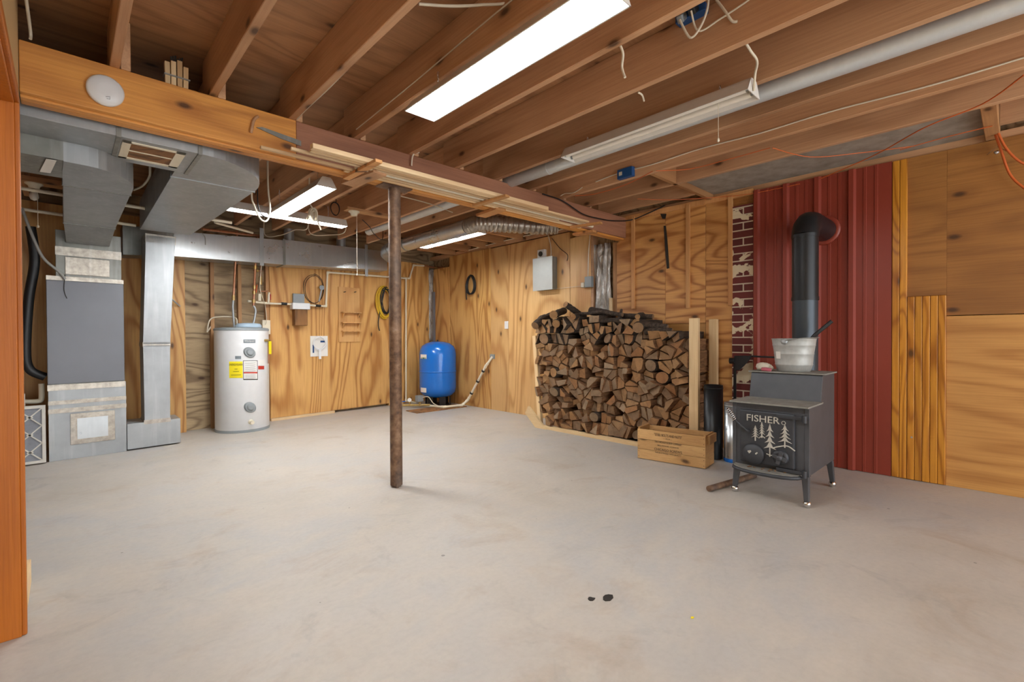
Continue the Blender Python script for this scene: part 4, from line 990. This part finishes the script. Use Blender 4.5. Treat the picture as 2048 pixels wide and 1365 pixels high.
# stove pipe sections on the floor
def hollow(label,x,y,r,hh,mat,name='stove_pipe_section',band=None):
    t=thing(name,label,'pipe',(x,y,0))
    obj('pipe_wall',MB().lathe([(r,0),(r,hh),(r-.004,hh),(r-.004,.01)],(x,y,0),n=36),mat,t)
    obj('seam',MB().lathe([(r+.002,hh-.03),(r+.003,hh-.025),(r+.002,hh-.02)],(x,y,0),n=36),mat,t)
    if band: obj('band',MB().lathe([(r+.001,0),(r+.003,.004),(r+.003,.028),(r+.001,.03)],(x,y,0),n=36),band,t)
hollow('black stove pipe section standing on end behind the crate',4.12,1.825,.078,.635,M['blackpipe'])
hollow('shiny metal pipe section with blue base band beside the stove',4.12,1.655,.072,.50,M['galv_shiny'],'metal_pipe_section',M['blue'])
# black bracket tool
bt=thing('bracket_stand','black steel bracket stand with long rod leaning left of the stove','stand',(4.40,1.72,0))
a=on(1468,712,'x',4.38);b=on(1503,712,'x',4.38);c_=on(1470,741,'x',4.38)
obj('bracket_plate',MB().prism([a,b,on(1497,722,'x',4.38),on(1478,741,'x',4.38),c_],(.02,0,0)),M['black'],bt,bevel=.002)
obj('upright',MB().bar((4.40,on(1468,720,'x',4.38).y,.73+.1),(4.40,on(1468,720,'x',4.38).y,.002),.022,.012,(1,0,0)),M['black'],bt)
obj('clamp_head',MB().cyl(on(1460,722,'x',4.38),on(1470,722,'x',4.38),.028,n=14),M['black'],bt)
obj('rod',MB().cyl(on(1500,713,'x',4.40),on(1570,716,'x',4.40),.008,n=10),M['black'],bt)
# rod on floor
obj('steel_bar',MB().cyl((3.19,1.445,.021),(3.75,1.35,.021),.020,n=14),M['rust'],None,'rusty steel bar lying on the floor in front of the stove leg','bar')

# ================================================================ STOVE
st=thing('wood_stove','dark grey step top wood stove with raised fir trees on its door','stove',(3.65,1.11,0))
SX0,SX1,SY0,SY1=3.33,3.93,.885,1.335
prof=[(SX0,.19),(SX0,.615),(3.60,.615),(3.645,.80),(SX1,.80),(SX1,.19)]
obj('body',MB().prism([(x,SY0,z) for x,z in prof],(0,SY1-SY0,0)),M['stove'],st,bevel=.004)
obj('lower_top_plate',MB().box(SX0-.045,3.605,SY0-.012,SY1+.012,.617,.628),M['ash'],st,bevel=.002)
obj('upper_top_plate',MB().box(3.63,SX1+.01,SY0-.014,SY1+.014,.802,.812),M['ash'],st,bevel=.002)
for y in (SY0-.006,SY1-.02): obj('side_flange',MB().box(SX0-.004,SX0+.03,y,y+.026,.19,.615),M['stove'],st,bevel=.002)
# door
XD=SX0-.028
fy=lambda px,py:on(px,py,'x',XD)
DY0,DY1,DZ0,DZ1=.955,1.285,.225,.572
dr=obj('door',MB().box(XD,SX0,DY0,DY1,DZ0,DZ1),M['stove_dark'],st,bevel=.008)
tx3=text('door_lettering','FISHER',.062,(XD-.001,(DY0+DY1)/2+.02,.502),(0,-1,0),(0,0,1),M['tree'],st,.003,width=.20)
q=(XD-.004,(DY0+DY1)/2-.105,.513)
obj('trademark_ring',MB().tube([(XD-.003,q[1]+.011*cos(a*pi/6),q[2]+.011*sin(a*pi/6)) for a in range(12)],.002,6,closed=True),M['tree'],st)
def fir(px,pt,pb,wd):
    a=fy(px,pt);b=fy(px,pb);H_=a.z-b.z;cy=a.y;pts=[];n=4;mb=MB()
    mb.box(XD-.0055,XD+.001,cy-.0035,cy+.0035,b.z,a.z-.01)
    for k in range(n):
        zt2=a.z-H_*.0-H_*.72*k/n;zb2=zt2-H_*.72/n*1.05;w2=wd*(.38+.62*(k+1)/n)/2
        for q in (-1,1): mb.prism([(XD-.0064,cy+q*.0002,zt2+.006),(XD-.0064,cy+q*w2*.45,zb2+H_*.05),(XD-.0064,cy+q*w2*.40,zb2+.003),(XD-.0064,cy+q*.0002,zb2+.006)],(.007,0,0));mb.prism([(XD-.0072-.0004*q,cy+q*w2*.15,zb2+H_*.075),(XD-.0072-.0004*q,cy+q*w2*.45,zb2+H_*.045),(XD-.0072-.0004*q,cy+q*w2,zb2-.006),(XD-.0072-.0004*q,cy+q*w2*.2,zb2+.003)],(.007,0,0))
    return obj('fir_tree_relief',mb,M['tree'],st)
fir(1511,853,882,.05);fir(1524,846,876,.04);fir(1540,850,914,.075);fir(1570,852,896,.08)
mb=MB().tube(smooth([fy(1545,897),fy(1557,894),fy(1575,893),fy(1590,903)],6),.0045,6);mb.tube(smooth([fy(1519,876),fy(1524,873),fy(1530,877)],5),.0035,6);mb.tube(smooth([fy(1533,908),fy(1540,911),fy(1550,912)],5),.004,6)
obj('hill_relief',mb,M['tree'],st)
# draft caps
c1_=fy(1508,908);c2_=fy(1562,915)
dk=obj('draft_cap',MB().lathe([(.066,0),(.068,.014),(.064,.022),(.056,.024),(.05,.03),(.0,.032)],(XD,c1_.y,c1_.z),(-1,0,0),n=36),M['stove_dark'],st)
mb=MB()
for (dy,dz,r) in ((.022,.018,.006),(.012,.02,.007),(.017,.012,.006),(-.024,.01,.005),(-.03,.016,.005)): mb.cyl((XD-.033,c1_.y+dy,c1_.z+dz),(XD-.035,c1_.y+dy,c1_.z+dz),r,n=10)
obj('worn_spot',mb,M['tree'],dk)
dk=obj('draft_cap',MB().lathe([(.046,0),(.046,.018),(.03,.022)],(XD,c2_.y,c2_.z),(-1,0,0),n=30),M['stove_dark'],st)
mb=MB().bar((XD-.028,c2_.y-.04,c2_.z-.012),(XD-.028,c2_.y+.04,c2_.z+.012),.022,.014,(1,0,0)).bar((XD-.028,c2_.y-.012,c2_.z+.04),(XD-.028,c2_.y+.012,c2_.z-.04),.022,.014,(1,0,0)).lathe([(.018,.02),(.016,.045),(.005,.047)],(XD,c2_.y,c2_.z),(-1,0,0),n=14)
obj('spoked_knob',mb,M['stove'],dk)
# hinges
for py in (834,940):
    z_=fy(1560,py).z;obj('hinge',MB().bar((XD-.008,DY0+.10,z_+.004),(XD-.008,SY0+.005,z_+.002),.014,.02).cyl((XD-.01,SY0+.012,z_+.022),(XD-.01,SY0+.012,z_-.022),.014,n=12),M['stove_dark'],st,bevel=.002)
# spring handle
a=fy(1497,862)+Vector((-.02,0,0));b=fy(1476,838)+Vector((-.05,0,0));c_=fy(1463,815)+Vector((-.07,0,0))
hn=obj('door_handle',MB().cyl(a+Vector((.03,0,0)),a,.012,n=10).tube(smooth([a,b,c_],6),.005,8),M['stove_dark'],st)
P=[];dd=(c_-b).normalized();o1=dd.orthogonal().normalized();o2=dd.cross(o1)
for i in range(7*10+1):
    t_=i/70;P.append(b.lerp(c_,t_)+(o1*cos(t_*7*2*pi)+o2*sin(t_*7*2*pi))*(.012+.006*sin(t_*pi)))
obj('spring_grip',MB().tube(P,.0028,6),M['chrome'],hn)
# ash shelf
pts=[(SX0-.002,SY1-.01),(SX0-.002,SY0+.03)]+[(SX0-.03-.095*sin(k*pi/10),(SY0+SY1)/2+.01-.20*cos(k*pi/10)) for k in range(0,11)]
obj('ash_shelf',MB().prism([(x,y,.183) for x,y in pts],(0,0,.018)),M['ash'],st,bevel=.002)
obj('shelf_rim',MB().tube([(x,y,.186) for x,y in pts[2:]],.012,8),M['stove_dark'],st)
# loose chips on the ash shelf
for i in range(14):
    y=SY0+.12+rnd.uniform(0,.22);x=SX0-.02-rnd.uniform(0,.06);a=rnd.uniform(0,6)
    obj('bark_chip',MB().bar((x,y,.2035),(x+.014*cos(a),y+.014*sin(a),.205),.007,.004),M['split'],None,'tiny brown bark chip lying on the ash shelf of the stove','chip','bark chips on the stove ash shelf')
# legs
for (x,y) in ((SX0+.02,SY1-.02),(SX0+.02,SY0+.02),(SX1-.03,SY0+.02),(SX1-.03,SY1-.02)):
    sg_=1 if y>1.1 else -1;y2=y+sg_*.012;x2=x+(-.018 if x<3.6 else .018)
    lg=obj('leg',MB().hexa([(x2-.014,y2-.014,.035),(x2+.014,y2-.014,.035),(x2+.014,y2+.014,.035),(x2-.014,y2+.014,.035),(x-.02,y-.02,.19),(x+.02,y-.02,.19),(x+.02,y+.02,.19),(x-.02,y+.02,.19)]),M['stove'],st,bevel=.004)
    obj('foot_ball',MB().lathe([(.004,0),(.018,.006),(.024,.02),(.02,.034),(.012,.04)],(x2,y2,0),n=18),M['chrome'],lg)
# chimney pipe
cx_,cy_=4.02,1.092
cp=thing('chimney_pipe','black stove pipe rising behind the stove and elbowing into the red wall','stove pipe',(cx_,cy_,.45))
obj('lower_pipe',MB().cyl((cx_,cy_,.45),(cx_,cy_,1.345),.084,n=36),plain('blue_grey_pipe','#3f474f',.35,.4,.15,5.),cp)
obj('upper_pipe',MB().cyl((cx_,cy_,1.34),(cx_,cy_,1.80),.086,n=36),M['blackpipe'],cp)
for z in (1.325,1.79): obj('collar',MB().cyl((cx_,cy_,z),(cx_,cy_,z+.025),.0895,n=36),M['blackpipe'],cp)
obj('elbow',MB().tube([(cx_,cy_,1.80),(cx_+.008,cy_,1.835),(cx_+.04,cy_,1.88),(cx_+.09,cy_,1.91),(cx_+.15,cy_,1.92),(W-.02,cy_,1.92)],.09,32),M['blackpipe'],cp)
obj('thimble_ring',MB().lathe([(.105,0),(.12,.006),(.118,.018),(.095,.02)],(W-.014,cy_,1.92),(-1,0,0),n=36),M['red'],cp,label='red ring around the wall opening')
obj('rear_stub',MB().cyl((cx_+.0,cy_,.52),(SX1,cy_,.52),.075,n=28),M['blackpipe'],cp)
# bucket
bx,by_=3.765,1.093;bz=.813
bk=thing('metal_bucket','galvanized metal bucket standing on top of the stove','bucket',(bx,by_,bz))
obj('pail_wall',MB().lathe([(.100,0),(.104,.004),(.115,.045),(.118,.049),(.116,.053),(.122,.12),(.125,.124),(.123,.128),(.131,.18),(.134,.184),(.132,.188),(.137,.225),(.142,.23),(.134,.232),(.098,.012)],(bx,by_,bz),n=48),M['pail'],bk)
q=on(1582,680,'x',bx-.13)
obj('handle_lug',MB().lathe([(.020,-.004),(.022,.004),(.01,.008)],(bx-.134,by_+.02,bz+.212),(-1,0,.1),n=16),M['galv'],bk)
obj('bail_handle',MB().tube(smooth([(bx-.14,by_+.015,bz+.215),(bx-.13,by_-.08,bz+.233),(bx-.04,by_-.148,bz+.236),(bx+.07,by_-.13,bz+.236),(bx+.14,by_-.01,bz+.215)],6),.003,8),M['galv_dark'],bk)
obj('paper_label',MB().hexa([(bx-.113,by_+.05,bz+.09),(bx-.111,by_+.05,bz+.09),(bx-.090,by_+.084,bz+.09),(bx-.092,by_+.084,bz+.09),(bx-.117,by_+.05,bz+.14),(bx-.115,by_+.05,bz+.14),(bx-.094,by_+.086,bz+.14),(bx-.096,by_+.086,bz+.14)]),M['paper'],bk)
sh_=thing('shovel','dark handled ash shovel leaning in the metal bucket','shovel',(bx+.02,by_-.05,bz+.02))
obj('handle',MB().tube([(bx+.0,by_-.03,bz+.13),(bx+.02,by_-.125,bz+.255),(bx+.045,by_-.22,bz+.35)],.012,10,rr=[.01,.013,.013]),M['black'],sh_)
obj('blade',MB().bar((bx,by_+.02,bz+.04),(bx,by_-.03,bz+.13),.07,.004,(1,0,0)),M['black'],sh_)
# gloves
gl=thing('work_glove','balled up off-white work glove with pink cuff on the stove beside the bucket','glove',(3.66,1.25,.812))
mb=MB().lathe([(.01,0),(.035,.006),(.045,.025),(.04,.045),(.02,.056),(.004,.058)],(3.69,1.27,.812),n=16,sx=1,sy=1.1)
mb.tube(smooth([(3.69,1.25,.835),(3.67,1.225,.83),(3.66,1.21,.822)],4),.011,8);mb.tube(smooth([(3.71,1.25,.845),(3.69,1.22,.842),(3.68,1.205,.83)],4),.011,8)
mb.tube(smooth([(3.67,1.28,.83),(3.65,1.25,.825),(3.648,1.235,.82)],4),.012,8);mb.tube(smooth([(3.72,1.27,.85),(3.72,1.24,.85),(3.715,1.225,.84)],4),.01,8)
mb.v=[(x+rnd.uniform(-.002,.002),y+rnd.uniform(-.002,.002),z+rnd.uniform(0,.002)) for x,y,z in mb.v]
obj('fingers',mb,M['glove'],gl);obj('cuff',MB().tube(smooth([(3.652,1.262,.824),(3.642,1.235,.825),(3.640,1.215,.822),(3.642,1.20,.822)],4),.014,10),M['pink'],gl)
o=obj('floor_stain',MB().box(3.25,3.75,1.0,1.4,.0002,.0006),M['block'],None) if False else None

# ================================================================ STORED STRIPS ON THE BEAM
ZS=2.128
def cleat(label,px0,py0,px1,py1,z=2.112,w2=.045):
    a=on(px0,py0,'z',z);b=on(px1,py1,'z',z)
    obj('cleat',MB().bar(a,b,w2,.019),M['batten'],None,label,'cleat','cleats under the stored strips',bevel=.002)
cleat('pine cleat left of the steel post holding stored strips',692,357,758,322)
cleat('pine cleat right of the steel post holding stored strips',948,412,1015,392)
cleat('pine cleat near the right end of the beam holding stored strips',1142,455,1203,446)
obj('gusset_board',MB().bar(on(695,368,'z',2.12),on(760,345,'z',2.12),.10,.022),M['joist'],None,'short wide board nailed under the beam beside the left cleat','board')
obj('gusset_board',MB().bar(on(962,432,'z',2.12),on(1002,418,'z',2.12),.10,.022),M['batten'],None,'short wide board nailed under the beam beside the middle cleat','board')
obj('gusset_board',MB().bar(on(1150,470,'z',2.12),on(1190,463,'z',2.12),.09,.022),M['batten'],None,'short board nailed under the beam beside the right cleat','board')
strips=[(.80,3.3,2.895,.022,.016,'pale square pine strip sticking out furthest left along the beam'),
(.93,3.55,2.80,.022,.016,'second pale pine strip whose end starts right of the first'),
(1.01,2.95,2.705,.042,.028,'wide pale pine moulding nearest the camera along the beam'),
(1.02,3.55,2.75,.03,.014,'flat pine lath lying against the wide moulding'),
(1.33,3.75,2.845,.026,.026,'long round white rod among the strips under the beam'),
(1.30,3.68,2.935,.028,.018,'rearmost pine strip lying close to the beam bottom edge')]
for i,(x0,x1,y,wd,ht,lb_) in enumerate(strips):
    sk=.02*((i*7)%3-1)
    if 'rod' in lb_: m=MB().cyl((x0,y,2.122+.013),(x1,y+sk,2.122+.013),.013,n=14);mt=M['pvc']
    else: m=MB().bar((x0,y,2.122+ht/2),(x1,y+sk*.3,2.122+ht/2),wd,ht);mt=M['newwood_x']
    obj('wood_strip',m,mt,None,lb_,'wood strip','wood strips stored along the beam',bevel=.0015,seg=1)
# smoke detector
sd=thing('smoke_detector','round white smoke detector mounted on the front of the beam','smoke detector',(.143,2.95,2.16))
q=on(211,181,'y',2.95)
obj('housing',MB().lathe([(.067,0),(.070,.008),(.070,.022),(.062,.032),(.03,.035)],(q.x,2.97,q.z),(0,-1,0),n=44),M['white'],sd)
obj('slot',MB().box(q.x-.045,q.x-.041,2.938,2.9425,q.z+.0,q.z+.016).tube([(q.x+.0,2.935,q.z-.035),(q.x+.015,2.935,q.z-.030),(q.x+.015,2.935,q.z-.042),(q.x+.003,2.935,q.z-.042)],.001,5),M['ink'],sd)
# bundle of shims
q=on(354,143,'y',3.02)
bn=thing('shim_bundle','tied bundle of pale wooden shims standing on the beam between joists','wood shims',(q.x,3.03,JZ))
for i in range(4): obj('shim',MB().bar((q.x-.04+.026*i,3.03+.004*(i%2),JZ),(q.x-.042+.027*i,3.03,JZ+.13+.012*(i%3)),.022,.03,(0,1,0)),M['newwood_z'],bn,bevel=.001,seg=1)
obj('tie',MB().box(q.x-.056,q.x+.056,3.008,3.05,JZ+.06,JZ+.066),M['greycable'],bn)
mb=MB()
for i in range(6): mb.tube(smooth([(q.x-.02+.008*i,3.035,JZ+.10),(q.x-.02+.008*i,3.03,JZ+.14),(q.x-.025+.01*i,3.025,JZ+.165+.006*(i%3))],4),.0035,6)
obj('wire_end',mb,M['black'],bn)
# boxes on joists
xj=XJ[5]-.038
a=on(1350,48,'x',xj-.05);b=on(1408,24,'x',xj-.05)
ob=thing('outlet_box','blue outlet box with two plugs on the joist beside the glowing light','outlet',(xj,a.y,a.z))
obj('box',MB().box(xj-.05,xj,on(1350,46,'x',xj-.05).y,on(1408,24,'x',xj-.05).y,a.z,a.z+.06),M['bluebox'],ob,bevel=.004)
obj('plug',MB().bar((xj-.05,a.y-.045,a.z+.02),(xj-.09,a.y-.045,a.z-.02),.03,.035),M['greyp'],ob,bevel=.005);obj('plug',MB().bar((xj-.05,a.y-.10,a.z+.03),(xj-.09,a.y-.10,a.z-.005),.035,.04),M['black'],ob,bevel=.005)
a_ob=on(1350,48,'x',xj-.05)
xk=XJ[8]-.038
a=on(1240,326,'x',xk);b=on(1270,322,'x',xk)
ob=thing('junction_box','blue plastic junction box on a joist above the battens','electrical box',(xk,a.y,a.z))
obj('box',MB().box(xk-.045,xk,b.y,a.y,JZ+.005,JZ+.085),M['bluebox'],ob,bevel=.005);obj('label',MB().box(xk-.047,xk-.0452,a.y-.05,a.y-.02,JZ+.03,JZ+.06),M['cable'],ob)
# cables
def cab(label,pts,r=.004,mat='cable',cat='cable',name='white_cable',up0=None,up1=None):
    pts=[Vector(q) for q in pts]
    if up0: pts=[Vector((pts[0].x,pts[0].y,up0))]+pts
    if up1: pts=pts+[Vector((pts[-1].x,pts[-1].y,up1))]
    return pipe(name,label,cat,pts,r,mat,sm=1,n=8)
xk2=xk-.006
cab('white cable stapled along the lower edge of a right hand joist',[Vector((xk2,y,JZ+z)) for y,z in ((-1.5,.03),(-.3,.045),(.3,.04),(.8,.06),(1.2,.055),(1.6,.07),(2.0,.06),(2.3,.07),(2.55,.055))],.005)
cab('white cable leaving the blue junction box toward the main beam',[Vector((xk2,y,JZ+z)) for y,z in ((2.70,.04),(2.8,.015),(2.9,.03),(2.96,.02))],.004)
cab('white cable dropping from a joist to the unlit shop light',[on(1495,0,'x',2.24),on(1505,30,'x',2.26),on(1490,75,'x',2.3),on(1500,100,'x',2.35),on(1514,122,'x',2.42),on(1510,150,'x',2.50),on(1508,182,'x',2.53)],.006)
cab('white cord looping under the blue outlet box plugs',[Vector((xj-.09,a_ob.y-.045,a_ob.z-.02)),on(1380,75,'x',xj-.07),on(1400,55,'x',xj-.06),on(1414,20,'x',xj-.05),on(1417,-10,'x',xj-.04)],.0055)
cab('white cord crossing from the plug to the upper right joist bay',[Vector((xj-.09,a_ob.y-.10,a_ob.z-.005)),on(1397,62,'x',xj-.04),on(1440,38,'x',xj-.02),on(1490,5,'x',xj-.02),on(1510,-10,'x',xj-.02)],.0045)
cab('white cable stub hanging from a joist near the top centre right',[on(1433,0,'x',xj-.02),on(1450,22,'x',xj-.02),on(1464,42,'x',xj-.01),on(1475,43,'x',xj)],.006)
cab('short white cable stub on the joist between both front lights',[on(1240,90,'x',XJ[4]+.005),on(1246,108,'x',XJ[4]+.02),on(1244,135,'x',XJ[4]+.04),on(1250,155,'x',XJ[4]+.04)],.006)
cab('small white cable stub below the sixth joist',[on(1276,185,'z',JZ-.005),on(1284,190,'z',JZ-.01),on(1288,202,'z',JZ-.02)],.005)
cab('white cable stapled along the fourth joist side near the bright light',[Vector((XJ[3]-.043,y,JZ+z)) for y,z in ((.0,.13),(.8,.12),(1.5,.11),(2.2,.07),(2.93,.04))],.0035)
cab('white cable along the side of the third joist near the beam',[Vector((XJ[2]+.006,y,JZ+z)) for y,z in ((2.2,.02),(2.5,.012),(2.8,.014),(2.96,.008))],.005)
cab('white cable crossing the joist bay at the top centre',[on(838,8,'z',JZ+.08),on(900,12,'z',JZ+.1),on(960,10,'z',JZ+.12),on(1020,2,'z',JZ+.14)],.006,up1=CZ)
cab('white cable hanging down the wall at the upper left corner',[(-.12,2.0,CZ-.02),(-.125,2.35,2.56),(-.11,2.7,2.50),(-.10,2.95,2.42),(-.10,2.962,2.38)],.006)
cab('bent cable stub emerging from the left part of the beam front',[on(516,233,'y',2.968),on(508,240,'y',2.96),on(504,255,'y',2.955),on(502,266,'y',2.962)],.008,'joist')
cab('grey cable hooked over the beam front in the middle',[on(838,305,'y',2.95),on(828,308,'y',2.95),on(824,318,'y',2.955),on(823,332,'y',2.96)],.006)
cab('long black cable draped along the right end of the beam to the wall',[on(1085,388,'y',2.96),on(1125,402,'y',2.955),on(1165,428,'y',2.95),on(1200,438,'y',2.95),on(1228,442,'y',2.95),Vector((W-.03,2.9,2.33)),Vector((W-.02,2.72,2.36)),Vector((W-.02,2.5,2.41))],.006,'black','cable','black_cable')
oc=lambda label,pts,r=.0035:cab(label,pts,r,'orange','cord','orange_wire')
zo=JZ-.008
oc('orange wire strung loosely under joists left of the header',[on(1150,392,'z',zo),on(1190,388,'z',zo-.01),on(1250,370,'z',zo-.02),on(1305,343,'z',zo)])
oc('orange wire running right from the header joist over the slab',[on(1312,342,'z',zo),on(1380,338,'z',zo-.0),on(1460,318,'z',zo),on(1540,296,'z',zo)],.003)
oc('orange wire sagging across the wall top above the battens',[on(1275,398,'z',zo),on(1340,400,'z',zo-.02),on(1430,395,'z',zo-.0),on(1500,388,'x',W-.03),on(1600,368,'x',W-.03)],.003)
oc('long orange cord slanting upward across the grey slab',[on(1640,358,'x',W-.05),on(1750,310,'z',zo-.0),on(1850,255,'z',zo-.02),on(1965,208,'z',zo),on(2048,150,'z',zo)],.004)
oc('thin orange wire crossing the slab below the long cord',[on(1545,296,'z',zo),on(1620,314,'z',zo-.02),on(1720,306,'z',zo),on(1830,292,'z',zo)],.003)
oc('orange wire strung along the wall top toward the hanging cords',[on(1800,300,'z',zo),on(1890,275,'z',zo-.0),on(1985,252,'z',zo)],.003)
oc('brown orange cord hanging in a loop at the right picture edge',[on(2000,195,'x',W-.12),on(1986,245,'x',W-.10),on(2002,300,'x',W-.08),on(2022,352,'x',W-.06),on(2060,385,'x',W-.06)],.007)
oc('second hanging orange cord just above the first at the right edge',[on(1986,240,'x',W-.12),on(2008,290,'x',W-.10),on(2035,320,'x',W-.08),on(2065,335,'x',W-.06)],.007)
a=on(1995,303,'x',W-.06)
cl=thing('metal_clip','small shiny metal clip hanging from the orange cord at right','clip',(a.x,a.y,a.z-.02))
obj('clip_arm',MB().bar(a+Vector((0,.05,-.01)),a+Vector((0,.0,.03)),.012,.004).bar(a+Vector((0,.0,.03)),a+Vector((0,-.04,-.01)),.012,.004),M['chrome'],cl);obj('knob',MB().lathe([(.006,-.012),(.014,-.004),(.014,.006),(.005,.012)],a+Vector((0,.005,-.005)),n=14),M['chrome'],cl)
# rear cables
cab('white cable loop hanging in front of the glowing lights',[on(503,385,'y',4.1),on(508,410,'y',4.1),on(520,437,'y',4.1),on(533,442,'y',4.1),on(540,420,'y',4.1),on(536,370,'y',4.1)],.007,up0=CZ,up1=CZ)
cab('black cord hanging beside the white cable loop',[on(515,380,'y',4.15),on(516,410,'y',4.15),on(522,428,'y',4.15),on(530,434,'y',4.15)],.005,'black','cable','black_cable',up0=CZ)
kb=cab('white cord bundle tied in a knot under the crosswise light',[on(619,398,'y',4.4),on(622,412,'y',4.4),on(630,425,'y',4.4),on(617,440,'y',4.38),on(612,444,'y',4.4),on(618,428,'y',4.42),on(628,420,'y',4.38),on(622,436,'y',4.4),on(630,432,'y',4.4),on(636,445,'y',4.4),on(642,460,'y',4.4)],.007,up0=CZ)
coil('cord_knot',None,None,on(624,431,'y',4.36),(0,-1,0),.025,.05,3,.007,'cable',.008,None,15,kb)
coil('black_wire_coil','small black wire coil hanging behind the crosswise light end','wire',on(668,418,'y',4.95),(0,-1,0),.05,.07,2,.004,'black',.012,[on(672,405,'y',4.95),Vector((on(672,405,'y',4.95).x,4.95,CZ))],17)
cab('white cable swagged below the joists above the wall duct',[on(530,470,'z',2.33),on(560,471,'z',2.32),on(590,460,'z',2.31),on(615,456,'z',2.33)],.006,up0=CZ,up1=CZ)
cab('white cable crossing joists behind the steel post',[on(800,392,'z',JZ-.01),on(860,408,'z',JZ-.02),on(905,425,'z',JZ-.01)],.005)
cab('white cable above the wall duct right of the lamp socket',[on(620,466,'z',2.34),on(660,470,'z',2.33),on(690,463,'z',2.35)],.006,up0=CZ,up1=CZ)
cab('thin white cable inside the open stud bay left of the heater',[bw(425,522,-.03),bw(423,580,-.03),bw(426,640,-.03),bw(414,665,-.02)],.008)
cab('white cable arching over to the top of the water heater',[bw(414,665,.02),bw(420,640,.05),bw(440,634,.1),bw(470,636,.2),Vector((hx-.06,hy-.05,1.23))],.008)
cab('thin grey cable hanging by the valve cluster',[bw(517,480,.2),bw(523,520,.21),bw(520,575,.2),bw(530,610,.15),bw(533,640,.08),bw(531,650,.06)],.004)
cab('dangling grey wire tied to the wall duct near the big duct',[bw(403,466,.31),bw(410,475,.307),bw(411,490,.307)],.004,'greycable')
cab('dark cable curving from the lamp socket down behind the duct',[on(725,440,'z',2.31),on(740,455,'z',2.28),on(748,468,'z',2.3),on(765,478,'z',2.33)],.005,'black','cable','black_cable',up1=CZ)
cab('grey cable stub poking out of the riser duct edge onto plywood',[bw(343,598,.10),bw(352,606,.05),bw(360,613,.02)],.007,'greycable')
cab('white cable curling down beside the elbow duct at left',[on(300,335,'z',2.3),on(298,355,'z',2.28),on(285,372,'z',2.27),on(268,380,'z',2.28)],.008,up0=CZ)
# scuffs and small debris on the floor
for i,(px,py,r,lab) in enumerate(((1182,1199,.014,'dark flat crumb on the floor left of its neighbour in the foreground'),(1217,1197,.022,'dark flat crumb on the floor right of its neighbour in the foreground'),(1385,1237,.006,'tiny yellow paint fleck on the foreground floor'))):
    q=on(px,py,'z',0);n=9;mb=MB().prism([(q.x+r*rnd.uniform(.6,1.2)*cos(2*pi*k/n)*1.3,q.y+r*rnd.uniform(.6,1.2)*sin(2*pi*k/n),0.0003) for k in range(n)],(0,0,.0025))
    obj('debris_crumb',mb,M['yellow'] if 'yellow' in lab else M['ink'],None,lab,'debris')
